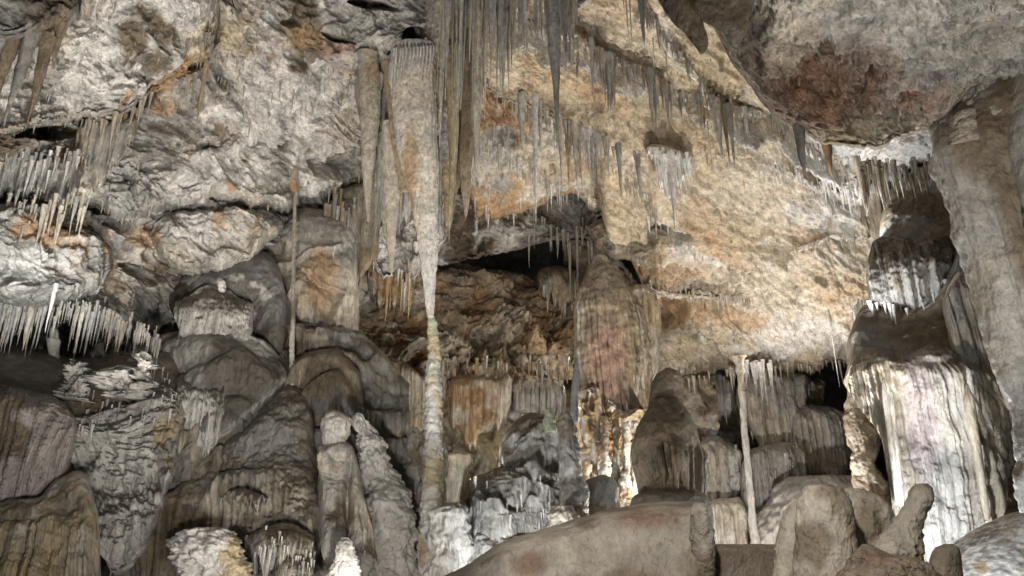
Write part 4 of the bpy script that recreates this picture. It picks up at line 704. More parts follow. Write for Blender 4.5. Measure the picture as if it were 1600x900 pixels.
# large dark dome
ld = thing('flowstone_dome', 360, 690, 9.4, 'big dark flowstone dome with white fluted left flank and a pale right rim', 'flowstone dome')
slab('cap', [(215, 545), (250, 524), (300, 515), (360, 514), (410, 530), (440, 560), (452, 590)], [(215, 600), (262, 640), (290, 700), (350, 690), (400, 650), (452, 600)], [(215, 560, 10.0), (330, 560, 9.2), (452, 590, 9.7), (330, 680, 9.0)], d_sum(d_lump(0.12, 1.0, 321), d_drape(0.09, 1.1, 80, 0.05, 322, 0.04)), pal(GREY * 0.45, (DARK * 1.2, 1.2, -0.05, 0.2, 3), ('path', WHITE * 0.9, [(345, 700), (385, 665), (420, 625), (452, 590)], 13), ('streak', WHITE * 0.7, 1.6, 0.22, 8), ('streak', GREY, 1.4, 0.2, 4)), M_SMOOTH, roll=(34, 0.5), step=1.7, thick=0.8, parent=ld)
tier(ld, 'fluted_flank', 262, 356, 584, 700, 8.95, 325, pal(WHITE * 0.92, (GREY, 1.8, 0.2, 0.2, 3), ('up', DARK * 1.4, 0.1, 0.4)), amp=0.09, k=95, hem=(20, 0.1), wave=0.15)
# left terrace
lt = thing('flowstone_terrace', 60, 700, 8.0, 'wide dark topped terrace with a pinkish grey dripping curtain at the lower left', 'flowstone terrace')
slab('terrace_top', [(-80, 520), (0, 532), (60, 545), (130, 560), (200, 548), (260, 540), (290, 560)], [(-80, 640), (60, 650), (130, 660), (200, 640), (290, 620)], [(-80, 540, 8.8), (100, 560, 9.0), (280, 560, 9.5), (0, 640, 7.9), (200, 630, 8.4)], d_lump(0.10, 1.2, 331), pal(DARK * 1.35, (BROWN, 1.1, 0.1, 0.2, 3)), M_SMOOTH, roll=(26, 0.9), edges='tr', step=2, parent=lt)
slab('dripping_curtain', [(-80, 600), (0, 604), (50, 612), (100, 625), (122, 650)], [(-80, 800), (-20, 830), (20, 790), (60, 800), (95, 760), (122, 700)], [(-80, 620, 7.4), (60, 620, 7.5), (122, 660, 7.9)], d_sum(d_drape(0.15, 1.1, 85, 0.12, 333, 0.05), d_flute(0.06, 90, 332)), pal(np.array([0.44, 0.385, 0.35]), (PALE * 0.85, 1.5, 0.1, 0.2, 3), (BROWN, 1.6, 0.36, 0.12, 4), ('up', DARK * 1.5, 0.25, 0.6)), M_FLOW, roll=(24, 0.6), edges='tbr', step=1.5, thick=0.4, jag=6, hem=(34, 0.07), parent=lt)
slab('rough_face', [(95, 670), (140, 640), (200, 622), (250, 600), (288, 610)], [(95, 700), (140, 770), (180, 900), (230, 860), (288, 700)], [(95, 660, 8.6), (200, 620, 8.4), (288, 650, 8.8), (200, 860, 8.2)], d_sum(d_rock(0.30, 1.5, 335, 0.25), d_flute(0.09, 75, 336), d_lump(0.05, 5, 337, 1)), pal(WHITE * 0.85, (GREY, 1.5, 0.05, 0.2, 3), (OCHRE * 0.9, 1.6, 0.36, 0.12, 4), ('up', DARK * 1.4, 0.25, 0.6)), M_FLOW, roll=(24, 0.35), step=1.6, jag=7, parent=lt)
for i, (a, b, y0, y1) in enumerate([(88, 142, 562, 625), (200, 240, 548, 612), (168, 208, 572, 622)]):
    cx = (a + b) / 2
    pillar('coral_rock', [(y0, cx - 6, cx + 6), (y0 + 12, a + 8, b - 6), ((y0 + y1) / 2, a, b), (y1, a + 10, b - 4)], 8.2, d_rock(0.30, 3.4, 340 + i, 0, fine=1.6), pal(WHITE * 0.9, (GREY, 3, 0.1, 0.2, 3)), M_POP, k=0.7, step=1.6,
           label=['craggy white coral-like rock sitting on the dark terrace, leftmost of three', 'tall craggy white rock at the right of the dark terrace', 'small craggy grey rock between the two white ones on the terrace'][i], cat='rock')
pillar('little_stalagmite', [(510, 80, 86), (516, 78, 90), (528, 78, 92), (532, 74, 94), (548, 76, 92), (565, 78, 96)], 9.2, d_lump(0.02, 6, 345), pal(WHITE * 0.9), M_FLOW, step=1.5, label='little two-tiered pale stalagmite at the back of the dark terrace', cat='stalagmite')
dk = thing('fluted_mound', 110, 880, 7.2, 'dark capped mound with yellowish flutes at the bottom left', 'flowstone mound')
slab('cap', [(-80, 790), (0, 780), (60, 775), (90, 745), (120, 735), (150, 760), (158, 800)], [(-80, 1000), (158, 1000)], [(-80, 800, 7.0), (100, 760, 7.4), (60, 950, 6.7)], d_sum(d_flute(0.16, 70, 351, y0=815, warp=0.2), d_lump(0.14, 1.0, 352), d_lump(0.05, 4, 353, 1)), pal(PALE * 0.95, (WHITE * 0.9, 1.3, 0.05, 0.2, 3), ('streak', OCHRE, 1.3, 0.15, 6), ('px', DARK * 1.5, 110, 790, 65, 50), ('px', DARK * 1.5, 20, 800, 60, 30)), M_FLOW, roll=(26, 0.6), edges='tr', step=1.7, parent=dk)
slab('diagonal_buttress', [(150, 900), (190, 850), (230, 780), (290, 690), (330, 640), (400, 610)], [(150, 1000), (400, 1000)], [(150, 900, 8.4), (400, 620, 9.6), (300, 900, 8.8)], d_drape(0.14, 1.0, 60, 0.05, 353, 0.05), pal(BROWN * 0.8, (GREY * 0.8, 1.2, 0.05, 0.2, 3)), M_SMOOTH, roll=(30, 0.8), edges='t', step=2, label='smooth brown buttress running diagonally down beside the pale lower left wall', cat='rock buttress')
slab('shadowed_ramp', [(130, 930), (180, 860), (240, 780), (290, 700), (300, 690)], [(130, 1000), (300, 1000)], 8.9, d_lump(0.15, 1.3, 354), pal(GREY * 0.7), M_SMOOTH, roll=(20, 0.5), edges='', step=2, label='grey ramp of rock in the diagonal gully at the lower left', cat='rock ramp')
# big brown flowstone mound
bm = thing('brown_flowstone_mound', 410, 880, 8.4, 'massive brown flowstone mound with scalloped ledges at the lower left centre', 'flowstone mound')
bmc = pal(BROWN * 0.85, (GREY * 0.62, 1.0, 0.0, 0.2, 3), (PALE * 0.7, 1.6, 0.3, 0.12, 4), ('up', DARK * 1.5, 0.35, 0.7))
slab('body', [(284, 770), (296, 728), (340, 700), (380, 668), (420, 622), (450, 598), (478, 615), (498, 680), (506, 760)], [(284, 1000), (506, 1000)], [(288, 740, 9.2), (400, 680, 8.9), (450, 610, 9.4), (500, 720, 9.0), (400, 950, 8.0)], d_sum(d_drape(0.08, 1.3, 80, 0.05, 361, 0.06), d_lump(0.16, 1.2, 363), d_lump(0.05, 4, 364, 1)), bmc, M_FLOW, roll=(34, 0.45), edges='tlr', step=1.7, parent=bm)
for i, (a, b, yt, yb, Y) in enumerate([(345, 420, 765, 780, 8.0), (384, 492, 822, 872, 7.75), (436, 492, 862, 905, 7.6)]):
    tier(bm, 'scalloped_ledge', a, b, yt, yb, Y, 365 + i, pal(PALE * 0.8, (GREY, 1.8, 0.1, 0.2, 3), ('up', BROWN * 0.7, 0.1, 0.5)), amp=0.08, k=95, hem=(34, 0.12))
pillar('coral_boulder', [(824, 312, 340), (834, 285, 362), (855, 276, 378), (880, 280, 380), (920, 290, 370)], 7.7, d_rock(0.2, 2.6, 371, 0, fine=1.4), pal(WHITE, (OCHRE, 2, 0.15, 0.15, 3)), M_POP, k=0.7, step=1.6, label='rough cream-coloured boulder at the bottom left lit from below', cat='boulder')
slab('cave_wall', [(180, 560), (300, 520), (440, 500), (560, 520), (640, 600)], [(180, 1000), (640, 1000)], [(200, 600, 9.3), (300, 545, 10.3), (450, 560, 10.3), (360, 620, 10.0), (420, 610, 10.2), (600, 620, 10.3), (300, 720, 9.1), (500, 700, 9.2), (300, 900, 8.5), (500, 900, 8.4), (620, 900, 9.2)], d_drape(0.2, 0.9, 85, 0.11, 376, 0.07), pal(GREY * 0.7, (BROWN, 1.2, 0.05, 0.2, 3), (PALE * 0.8, 1.5, 0.2, 0.15, 4)), M_FLOW, edges='t', roll=(20, 0.5), step=2, kind='structure')
# background flank between slab and figure
slab('tall_flank', [(430, 640), (460, 560), (520, 545), (575, 600)], [(430, 900), (575, 900)], 9.7, d_drape(0.16, 0.9, 90, 0.07, 374, 0.05), pal(GREY * 0.62, (BROWN, 1.2, 0.05, 0.2, 3)), M_FLOW, roll=(20, 0.35), edges='tlr', step=1.8, label='grey fluted flank rising behind the figure-like formation', cat='flowstone')
# the figure-like draped formation
fg_ = thing('draped_formation', 540, 880, 8.2, 'draped figure-like formation with a rounded head and deep vertical folds', 'flowstone formation')
fgc = pal(GREY * 0.95, (PALE * 0.8, 2.0, 0.1, 0.2, 3), (BROWN * 0.9, 1.7, 0.2, 0.15, 4))
pillar('head', [(641, 516, 530), (646, 508, 540), (660, 502, 546), (675, 502, 545), (690, 506, 540), (698, 510, 536)], 8.3, d_lump(0.06, 4, 381, 1), fgc, M_FLOW, step=1.6, parent=fg_)
slab('robe', [(497, 760), (500, 710), (508, 692), (530, 686), (548, 694), (562, 730), (576, 800), (590, 880)], [(497, 860), (508, 885), (530, 880), (548, 860), (562, 862), (576, 870), (590, 884)], [(500, 720, 8.6), (525, 700, 8.1), (560, 740, 8.5), (520, 860, 8.0), (580, 870, 8.4)], d_sum(d_flute(0.20, 24, 382, warp=0.5), d_lump(0.05, 5, 383)), fgc, M_FLOW, roll=(14, 0.5), step=1.5, thick=0.5, jag=3, parent=fg_)
pillar('grey_dome', [(645, 555, 568), (665, 548, 590), (690, 552, 607), (730, 556, 618), (780, 560, 640), (830, 556, 652), (900, 550, 660)], 8.9, d_sum(d_lump(0.18, 1.7, 385, 1), d_lump(0.06, 6, 386, 1)), pal(GREY * 1.15, (WHITE * 0.8, 1.6, 0.1, 0.2, 3)), M_SMOOTH, k=0.7, step=1.7, label='silvery grey shoulder-shaped rock right of the draped formation', cat='rock')
pillar('reflection_rock', [(840, 534, 546), (848, 527, 553), (862, 524, 556), (878, 518, 559), (892, 515, 562), (912, 512, 566)], 7.6, d_lump(0.07, 5, 388, 1), pal(WHITE * 1.1, (GREY, 4, 0.1, 0.1, 3)), M_POP, k=0.7, step=1.3, rings=(0.16, 8), label='white rock standing for a bright wet reflection at the foot of the draped formation', cat='rock')  # white body put in for a bright reflection on the wet ground

# ================================================================== giant stalactites and draperies
stc = pal(PALE * 0.78, (GREY, 1.5, 0.1, 0.2, 3), ('streak', OCHRE * 0.8, 1.8, 0.15, 4))
gs = thing('giant_stalactite', 645, 75, 8.6, 'giant drapery stalactite with a white ribbed top and a tip reaching the tall stalagmite', 'stalactite')
pillar('body', [(70, 612, 680), (110, 607, 680), (160, 612, 681), (210, 617, 683), (260, 626, 684), (310, 640, 684), (360, 650, 684), (410, 657, 683), (450, 661, 681), (480, 665, 679), (491, 667, 678), (496, 669, 677)], 8.6, d_lump(0.02, 5, 401), pal(PALE * 1.2, (GREY * 1.5, 1.6, 0.1, 0.2, 3), ('px', ORANGE * 1.05, 640, 290, 12, 80), ('px', WHITE, 672, 400, 16, 110)), M_STAL, k=0.45, step=1.6, flute=(0.07, 16, 70, 420), parent=gs)
for i in range(13):
    x = 616 + i * 5.1 + 1.6 * float(n1(i * 1.7, 9)); L = 14 + 95 * abs(float(n1(i * 0.9, 4)))
    pillar('ridge', [(72 - (x - 640) * 0.06, x - 1.6, x + 1.6), (82, x - 2.2, x + 1.6), (80 + L * 0.6, x - 1.6 - 0.05 * L, x + 0.4 - 0.04 * L), (80 + L, x - 0.8 - 0.07 * L, x - 0.4 - 0.07 * L)], 8.6 - 0.23 * math.sqrt(max(0.05, 1 - ((x - 646) / 34) ** 2)), None, pal(WHITE), M_STAL, step=3, seg=8, parent=gs)
pillar('side_drapery', [(95, 598, 616), (130, 600, 622), (180, 606, 628), (240, 614, 634), (300, 626, 640)], 8.7, d_lump(0.02, 4, 403), pal(TAN * 0.75), M_STAL, k=0.5, step=2, flute=(0.15, 9, 90, 400), parent=gs)
bigst = [  # x, top, tip, width, Y, colour, label
 (590, 120, 300, 16, 9.1, PALE * 0.8, 'slim stalactite tucked behind the blade-shaped tan one'),
 (631, 230, 365, 11, 8.9, PALE * 0.8, 'short pale stalactite against the left side of the giant drapery stalactite'),
 (600, 150, 372, 9, 9.2, GREY, 'narrow grey stalactite between the tan blade and the long pale one'),
 (643, 260, 362, 9, 8.95, PALE, 'small stalactite behind the giant drapery stalactite'),
 (696, 90, 372, 17, 8.7, GREY, 'grey stalactite immediately right of the giant drapery stalactite'),
 (712, 80, 378, 24, 8.3, OCHRE * 0.8, 'yellowish stalactite with a sharp pale tip right of the grey one'),
 (735, 60, 340, 34, 8.6, BROWN * 1.3, 'blunt brown stalactite with a rounded tip'),
 (748, 40, 270, 22, 8.2, PALE * 0.8, 'leaf-thin grey stalactite overlapping the blunt brown one'),
 (862, -60, 232, 30, 6.6, GREY * 0.85, 'longest dark stalactite hanging free in front of the sloping ceiling'),
 (836, 150, 350, 10, 11.0, WHITE * 0.85, 'long thin white stalactite below the dark free-hanging one'),
 (876, 190, 305, 11, 11.5, PALE, 'thin cream stalactite right of the dark free-hanging one'),
 (887, 190, 300, 12, 11.6, TAN, 'thin tan stalactite at the right end of the row under the ceiling edge'),
 (843, 160, 240, 9, 11.2, GREY, 'short grey stalactite left of the dark free-hanging one tip'),
 (815, 150, 230, 14, 11.0, GREY, 'grey tapering stalactite where the sloping ceiling begins'),
 (1240, 150, 271, 23, 6.0, GREY * 0.5, 'dark blunt stalactite hanging alone under the near ceiling block'),
 (1002, 0, 70, 12, 7.8, GREY * 0.8, 'dark stalactite at the top edge right of centre'),
 (1047, 240, 366, 13, S_ceil.Y(1045, 250) - 0.7, WHITE * 1.1, 'longest white stalactite of the fan-shaped cluster on the sloping ceiling'),
 (1013, 340, 366, 6, 14.6, WHITE, 'tiny white stalactite over the dark pocket of the ceiling'),
 (76, 60, 205, 20, 6.0, BROWN * 1.4, 'long brownish stalactite in the upper left cluster, right-hand one'),
 (52, 40, 200, 24, 5.9, GREY * 0.9, 'thick fluted stalactite in the middle of the upper left cluster'),
 (24, 45, 205, 22, 5.9, BROWN * 1.4, 'tapering brown stalactite second from the left edge at the top'),
 (2, 40, 190, 22, 5.8, GREY * 0.9, 'grey stalactite cut by the left edge near the top'),
 (96, 40, 110, 16, 6.1, BROWN * 1.3, 'short brown stalactite at the right of the upper left cluster'),
 (323, 100, 208, 8, 8.2, TAN * 0.8, 'thin tan stalactite hanging alone from the upper left ledge'),
 (447, 250, 325, 13, S_left.Y(447, 262) - 0.15, ORANGE, 'orange blunt stalactite over the tan flowstone slab'),
 (1138, 165, 265, 10, 10.2, GREY, 'grey stalactite under the long ceiling crack, largest of its cluster'),
 (1290, 215, 276, 14, 8.8, ORANGE * 1.1, 'translucent orange stalactite beside the dark blunt one'),
 (50, 480, 548, 14, 8.6, PALE * 0.9, 'large white stalactite under the brightly lit left bulge'),
 (88, 445, 520, 8, 8.1, WHITE, 'straight white stalactite pointing at the little two-tiered stalagmite'),
 (640, 455, 492, 11, 15.6, ORANGE * 0.9, 'single orange stalactite left of the giant tip'),
]
for x, a, b, wd, Yv, cc, lb in bigst:
    stal(x, a, b, wd, Yv, cc, lb, prio=5, blunt=0.6 if 'blunt' in lb or 'stub' in lb else 0.0, bend=-0.0)
pillar('stalactite', [(80, 558, 588), (130, 561, 593), (180, 562, 593), (230, 564, 588), (280, 567, 582), (320, 571, 579), (346, 574, 577)], 8.9, d_lump(0.02, 5, 405), pal(PALE * 0.8, (TAN * 0.8, 1.6, 0.05, 0.2, 3), ('streak', GREY, 1.8, 0.1, 4)), M_STAL, k=0.5, step=1.6, flute=(0.16, 14, 90, 300), label='blade-shaped tan stalactite at the left end of the giant stalactite group', cat='stalactite')
pillar('stalactite', [(190, 598, 622), (230, 597, 626), (280, 599, 625), (330, 602, 622), (380, 605, 618), (410, 608, 615), (432, 611, 613)], 8.8, d_lump(0.02, 5, 406), pal(PALE * 0.95, (GREY, 1.6, 0.15, 0.2, 3)), M_STAL, k=0.6, step=1.6, flute=(0.14, 12, 180, 330), label='long pale stalactite just left of the giant drapery stalactite', cat='stalactite')
# ringed column core in the middle of the cluster
cr = thing('ringed_stalactite_core', 697, 60, 8.7, 'thick ringed stalactite trunk in the middle of the hanging cluster', 'stalactite')
pillar('upper_trunk', [(-80, 660, 742), (0, 664, 735), (60, 668, 728), (110, 676, 724), (130, 680, 722)], 8.7, d_lump(0.06, 4, 411), stc, M_STAL, k=0.7, step=2, flute=(0.16, 16, -80, 140), rings=(0.05, 45), parent=cr)
pillar('lower_trunk', [(115, 681, 722), (135, 676, 724), (170, 682, 722), (220, 686, 722), (270, 690, 718), (330, 694, 708), (350, 697, 703)], 8.7, d_lump(0.05, 5, 412), pal(OCHRE * 0.62, (GREY, 1.8, 0.1, 0.2, 3)), M_STAL, k=0.7, step=2, flute=(0.14, 12, 120, 400), rings=(0.06, 28), hem=(10, 3), parent=cr)
# dense cluster at the top centre
rs = np.random.RandomState(21)
for i in range(58):
    x = 692 + rs.rand() * 208; tip = np.interp(x, [672, 720, 760, 800, 850, 905], [240, 250, 180, 125, 95, 95]) * (0.4 + 0.8 * rs.rand()); wd = 5 + 16 * rs.rand() ** 2
    stal(x, -70, max(tip, 40), wd, 7.0 + 1.5 * rs.rand(), [GREY * 1.2, PALE * 0.95, GREY][rs.randint(3)], 'grey-brown stalactite in the dense cluster at the top centre', 'dense stalactite cluster at the top centre', prio=2)
slab('cave_ceiling', [(640, -160), (930, -160)], [(640, -30), (700, -20), (780, -10), (860, -15), (900, 20), (930, -10)], 7.9, d_rock(0.3, 1.8, 415), pal(GREY, (PALE * 0.8, 1, 0.1, 0.2, 3)), M_ROCK, roll=(20, 0.5), edges='b', step=2.5, kind='structure')
# draperies left of the cluster and the hidden rows behind
for args in [([(556, 118), (570, 110), (600, 112), (625, 125)], [(556, 150), (575, 260), (600, 250), (625, 200)], 9.3, 80, 421, pal(PALE * 0.75, (TAN * 0.8, 1.5, 0.1, 0.2, 3)), 'short fluted curtain behind the blade-shaped tan stalactite', 0.10, (60, 0.08)),
             ([(585, 205), (610, 190), (640, 195), (655, 215)], [(585, 300), (610, 330), (640, 330), (655, 300)], 9.1, 90, 422, pal(WHITE * 0.8, (PALE * 0.7, 1.5, 0.1, 0.2, 3)), 'pale pleated curtain behind the long pale stalactite', 0.08, (70, 0.1)),
             ([(520, 300), (545, 290), (575, 285), (595, 300)], [(520, 400), (545, 440), (575, 420), (595, 380)], 11.5, 90, 423, pal(BROWN * 1.5, (PALE * 0.6, 1.5, 0.1, 0.2, 3)), 'brown pleated curtain behind the blade tip of the giant group', 0.14, (40, 0.09)),
             ([(505, 320), (530, 310), (560, 312)], [(505, 460), (530, 478), (560, 470)], 11.2, 110, 424, pal(GREY * 0.9, (PALE * 0.7, 1.5, 0.1, 0.2, 3)), 'grey corrugated curtain along the right edge of the tan flowstone slab', 0.12, (20, 0.1)),
             ([(572, 380), (600, 372), (630, 385)], [(572, 450), (600, 470), (630, 460)], 14.5, 130, 425, pal(ORANGE * 0.8, (PALE * 0.8, 1.2, 0.05, 0.15, 3)), 'orange and white pleated curtain left of the giant tip', 0.2, (26, 0.12)),
             ([(567, 560), (600, 557), (640, 572), (668, 595)], [(567, 660), (600, 690), (640, 690), (668, 670)], 14.6, 100, 426, pal(PALE * 0.7, (OCHRE * 0.6, 1.2, 0.05, 0.15, 3)), 'olive-grey pleated curtain left of the tall stalagmite', 0.22, (30, 0.1)),
             ([(415, 245), (440, 240), (470, 260)], [(415, 290), (440, 300), (470, 310)], 10.6, 90, 427, pal(PALE * 0.8, (ORANGE, 2, 0.1, 0.1, 3)), 'small orange streaked curtain high on the left wall', 0.1, (20, 0.1)),
             ([(-60, 240), (0, 238), (60, 243), (124, 250)], [(-60, 290), (0, 296), (60, 300), (124, 310)], 8.2, 70, 428, pal(GREY * 1.0, (WHITE * 0.8, 1.4, 0.1, 0.15, 3)), 'grey drip curtain inside the upper left pocket', 0.09, (45, 0.09)),
             ([(122, 195), (150, 190), (190, 185), (215, 180)], [(122, 230), (150, 260), (190, 240), (215, 200)], 8.2, 80, 429, pal(GREY, (PALE * 0.8, 1.4, 0.1, 0.15, 3)), 'grey brown drip curtain right of the upper left pocket', 0.08, (60, 0.1)),
             ([(700, 590), (730, 585), (770, 590), (800, 580)], [(700, 640), (730, 680), (770, 670), (800, 640)], 15.0, 110, 430, pal(PALE, (ORANGE * 0.8, 1.6, 0.15, 0.15, 3)), 'row of pale and orange draperies right of the tall stalagmite', 0.25, (40, 0.1)),
             ([(800, 600), (840, 590), (885, 600)], [(800, 640), (840, 650), (885, 640)], 15.4, 110, 431, pal(WHITE * 0.8, (GREY, 1.6, 0.15, 0.15, 3)), 'white and grey drapery above the silvery mound', 0.25, (30, 0.1)),
             ([(838, 420), (870, 415), (905, 425)], [(838, 450), (870, 465), (905, 480)], 18.5, 110, 432, pal(BROWN * 1.3, (PALE * 0.7, 1.6, 0.15, 0.15, 3)), 'brown drapery inside the dark hollow left of the hanging bell', 0.25, (34, 0.1))]:
    t, b, Yv, k_, sd, cc, lb, am, hm = args
    curtain('drip_curtain', t, b, Yv, k_, sd, cc, lb, amp=am, hem=hm, cat='drip curtain', roll=(9, 0.4))
# fan cluster on the ceiling
slab('calcite_fan', [(1009, 231), (1020, 225), (1040, 227), (1062, 236), (1086, 252)], [(1009, 238), (1020, 252), (1032, 285), (1046, 312), (1060, 288), (1074, 274), (1086, 262)], S_ceil.Y(1045, 250) - 0.62, d_flute(0.07, 120, 441, warp=0.15), pal(WHITE * 1.35), M_FLOW, roll=(7, 0.35), step=1.3, thick=0.5, jag=1.5, hem=(30, 0.2), label='white shell-shaped calcite fan on the sloping ceiling', cat='calcite fan')
fringe([(1022, 238), (1045, 250), (1080, 252)], 34, (15, 90), (4, 8), S_ceil.Y(1045, 250) - 0.68, WHITE * 1.3, 'white stalactite hanging from the shell-shaped calcite fan', 'stalactites of the calcite fan', jit=4)

# ---- stalactite rows
W1, P1, G1 = WHITE * 0.85, PALE * 0.8, GREY * 0.95
cy = S_ceil.Y; cl1 = lambda x, y: cy(x, y) - 0.46; cl2 = lambda x, y: cy(x, y) - 0.30; ly = lambda x, y: S_left.Y(x, y) - 0.10; uy = lambda x, y: S_up.Y(x, y - 10)
fringe(steps[0][0][1:6], 120, (10, 85), (3.5, 11), cl1, G1, 'stalactite in the row under the long sloping ceiling crack', 'row under the long ceiling crack', jit=5, cols=[P1, BROWN * 1.3])
fringe(steps[0][0][5:], 120, (8, 60), (3, 7), cl1, P1, 'stalactite where the long ceiling crack nears the white ledge', 'lower row of the ceiling crack', jit=8, cols=[W1, G1])
fringe(steps[1][0], 90, (5, 42), (2.5, 6), cl2, G1, 'short stalactite on the upper crack at the top right of centre', 'row on the upper ceiling crack', jit=5, cols=[P1])
fringe(steps[2][0], 55, (5, 30), (2.5, 5), cl2, W1, 'short white stalactite on the crack below the dark blunt stalactite', 'row below the blunt stalactite', jit=5)
fringe(steps[3][0], 16, (4, 22), (2, 4), cl2, P1, 'tiny stalactite on the fine crack right of the calcite fan', 'row right of the calcite fan', jit=2)
fringe(steps[4][0], 45, (4, 26), (2, 5), cl2, P1, 'tiny stalactite on the arched crack low on the sloping ceiling', 'row on the arched crack', jit=4, cols=[W1])
fringe(steps[5][0][:4], 60, (4, 28), (2, 5), cl2, P1, 'tiny pale stalactite on the horizontal lip beside the hanging bell', 'row on the lip beside the bell', jit=4, cols=[W1, TAN])
fringe([(800, 165), (870, 190), (935, 215), (1000, 245)], 45, (12, 95), (4, 9), 11.4, P1, 'cream stalactite under the left edge of the sloping ceiling', 'row under the left ceiling edge', jit=5, cols=[W1, G1])
fringe([(760, 225), (800, 255), (860, 285), (880, 300)], 60, (8, 45), (3, 6), 12.4, W1, 'drip on the lower ceiling band left of the calcite fan', 'drips on the lower ceiling band', jit=8, cols=[P1])
fringe([(860, 200), (930, 250), (1000, 300), (1030, 340)], 40, (5, 40), (3, 5), 13.0, P1, 'short drip along the white band beside the calcite fan', 'drips along the white band', jit=8)
fringe([(1150, 572), (1205, 572)], 26, (15, 60), (4, 8), 17.8, WHITE, 'bright white drip under the low right end of the ceiling', 'bright drips at the low ceiling end', jit=3)
fringe([(1060, 600), (1130, 582), (1330, 570)], 40, (5, 30), (3, 6), 18.0, P1, 'pale drip on the lowest edge of the sloping ceiling', 'drips on the lowest ceiling edge', jit=3)
fringe([(1330, 490), (1350, 470)], 14, (10, 50), (3, 6), 12.5, W1, 'white drip beside the upper curtain of the cascade', 'drips beside the cascade', jit=6)
fringe([(-10, 478), (60, 484), (120, 484), (180, 500), (250, 535)], 230, (5, 66), (2, 5.5), 8.65, GREY * 1.15, 'white stalactite under the brightly lit bulge of the left wall', 'stalactites under the left bulge', jit=7, cols=[G1, P1], power=1.3)
fringe([(150, 500), (200, 530), (270, 520), (300, 480)], 80, (8, 60), (2.5, 6.5), ly, G1, 'grey stalactite in the shaded row right of the lit bulge', 'shaded row right of the left bulge', jit=9, cols=[P1], power=1.3)
fringe([(0, 245), (60, 248), (124, 255)], 40, (15, 70), (4, 8), 8.0, G1, 'grey stalactite in the upper left pocket', 'stalactites in the upper left pocket', jit=8, cols=[W1])
fringe([(125, 198), (175, 195), (235, 158), (300, 128), (330, 118)], 75, (10, 70), (3, 8), uy, P1, 'thin stalactite under the diagonal bedding ledge at the upper left', 'row under the upper left ledge', jit=5, cols=[G1, TAN])
fringe([(340, 150), (400, 160), (480, 150), (560, 160)], 120, (8, 50), (2.5, 5), ly, W1, 'thin whitish straw below the orange stained rock of the upper left', 'straws below the orange rock', jit=16, cols=[P1])
fringe([(370, 90), (400, 85), (430, 130)], 20, (8, 45), (3, 6), ly, P1, 'thin stalactite beside the orange stained rock', 'straws beside the orange rock', jit=14)
fringe([(280, 62), (330, 60), (345, 90)], 16, (10, 45), (4, 8), 7.8, G1, 'grey drip under the brown hollow of the upper left ceiling', 'drips under the upper left hollow', jit=8)
fringe([(0, 330), (40, 320), (100, 330), (140, 310)], 40, (10, 55), (3, 7), 7.9, P1, 'pale drip over the lit bulge of the left wall', 'drips over the left bulge', jit=14, cols=[G1])
fringe([(760, 20), (820, 40), (895, 60)], 24, (20, 80), (5, 9), 8.6, P1, 'thin stalactite behind the dense top cluster', 'behind the dense top cluster', jit=10)
fringe([(820, 345), (870, 360), (930, 370)], 24, (10, 70), (3, 6), 16.5, G1, 'grey straw hanging into the dark hollow', 'straws in the dark hollow', jit=12)
fringe([(690, 590), (800, 580), (900, 590), (1000, 640)], 120, (8, 55), (3, 7), 15.2, P1, 'small stalactite fringing the low back ceiling of the centre', 'fringe of the low back ceiling', jit=14, cols=[W1, ORANGE * 0.8, BROWN])
fringe([(572, 385), (640, 440)], 26, (20, 80), (4, 8), 14.4, TAN, 'rust and tan stalactite left of the giant tip', 'tan stalactites left of the giant tip', jit=12, cols=[ORANGE, W1])
fringe([(508, 320), (560, 330)], 22, (40, 130), (4, 8), 11.0, G1, 'slim grey stalactite along the edge of the tan slab', 'slim stalactites beside the tan slab', jit=14, cols=[BROWN * 1.5])
fringe([(585, 120), (660, 110)], 20, (60, 200), (5, 9), 9.2, P1, 'slim stalactite behind the giant drapery stalactite', 'slim stalactites behind the giant drapery', jit=20, cols=[G1])
fringe([(1200, 205), (1260, 225)], 6, (6, 18), (3, 5), 6.0, BROWN, 'small brown nub under the near ceiling block', 'nubs under the near ceiling', jit=4)
fringe([(380, 850), (440, 862), (492, 880)], 46, (8, 34), (2.5, 6), front, W1, 'pale drip on the lowest ledge of the massive brown mound', 'drips on the lowest brown ledge', jit=12, cols=[G1])
fringe([(125, 640), (190, 620), (250, 610), (285, 630)], 60, (6, 34), (2.5, 5), front, W1, 'pale drip on the craggy face under the dark terrace', 'drips under the dark terrace', jit=22, cols=[G1])
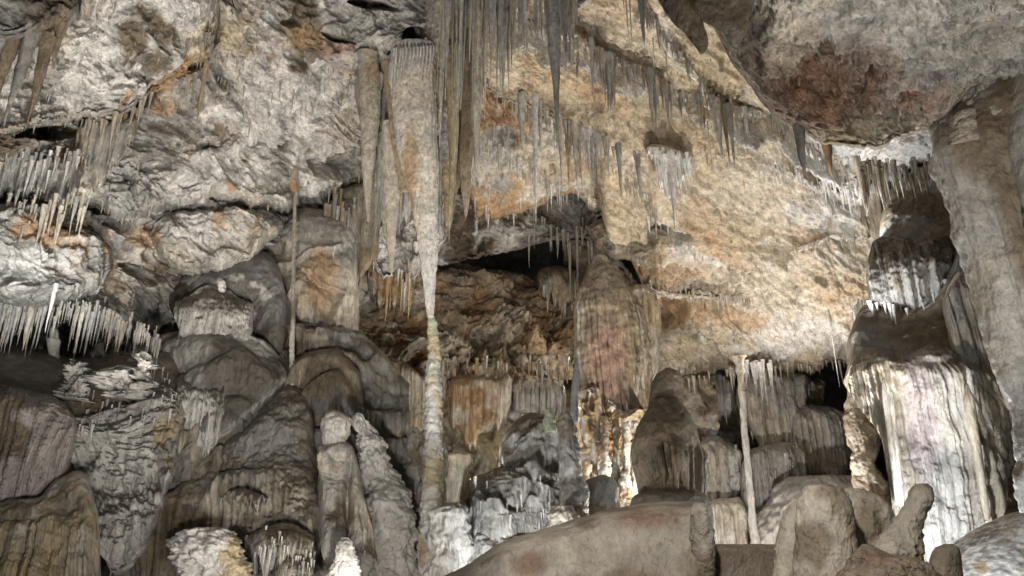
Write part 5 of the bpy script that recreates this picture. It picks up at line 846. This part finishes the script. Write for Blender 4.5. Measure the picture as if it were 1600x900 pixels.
fringe([(1120, 700), (1190, 750), (1320, 720)], 60, (8, 40), (2.5, 5), front, P1, 'small drip on the stepped tiers of the far chamber', 'drips in the far chamber', jit=40, cols=[W1, G1])
for S in SURFS:
    if S.o.type == 'MESH' and S.o.data.materials[0].name.startswith('flowstone') and (S.x1 < 640 or 720 < S.x0 < 940 or S.x0 > 1040) and S.o.name.split('.')[0] != 'cave_ceiling':
        underside(S, 26, (4, 22), (2, 4.5), P1, 'tiny drip on the flowstone', 'tiny drips on the flowstone', cols=[W1, G1], nz=-0.35)
for x, a, b in [(978, 0, 90), (983, -10, 100), (1020, 60, 100), (1040, 80, 150), (1103, 170, 270)]:
    stal(x, a, b, 2.4, cy(x, max(a, 0)) - 0.1, PALE * 0.8, {978: 'left', 983: 'longer right', 1020: 'short', 1040: 'tall middle', 1103: 'lowest'}[x] + ' hair-thin straw stalactite dangling from the sloping ceiling', 'hair-thin straws', prio=1)
stal(1296, 500, 606, 2.4, 16.5, WHITE, 'hair-thin long straw in front of the black opening', prio=1)
underside(S_ceil, 260, (3, 22), (2, 4), P1, 'tiny drip on the sloping ceiling', 'tiny drips on the sloping ceiling', cols=[W1, TAN], nz=-0.1)
underside(S_left, 500, (4, 34), (2, 5), P1, 'tiny drip on the left wall', 'tiny drips on the left wall', cols=[W1, G1], nz=-0.35)
underside(S_up, 160, (4, 30), (2, 5), P1, 'tiny drip on the upper left ledge', 'tiny drips on the upper left ledge', cols=[W1, G1], nz=-0.5)
underside(S_mid, 70, (4, 24), (2, 5), P1, 'tiny drip on the middle bulge', 'tiny drips on the middle bulge', cols=[W1, G1], nz=-0.5)
underside(S_strip, 160, (5, 34), (2, 5), W1, 'tiny drip on the lower ceiling band', 'tiny drips on the lower ceiling band', nz=-0.3)
underside(S_in2, 120, (4, 26), (2, 5), P1, 'tiny drip on the brown back wall', 'tiny drips on the back wall', nz=-0.3, cols=[ORANGE * 0.8])
flush()
for o in bpy.data.objects:
    if '_w' in o: del o['_w']
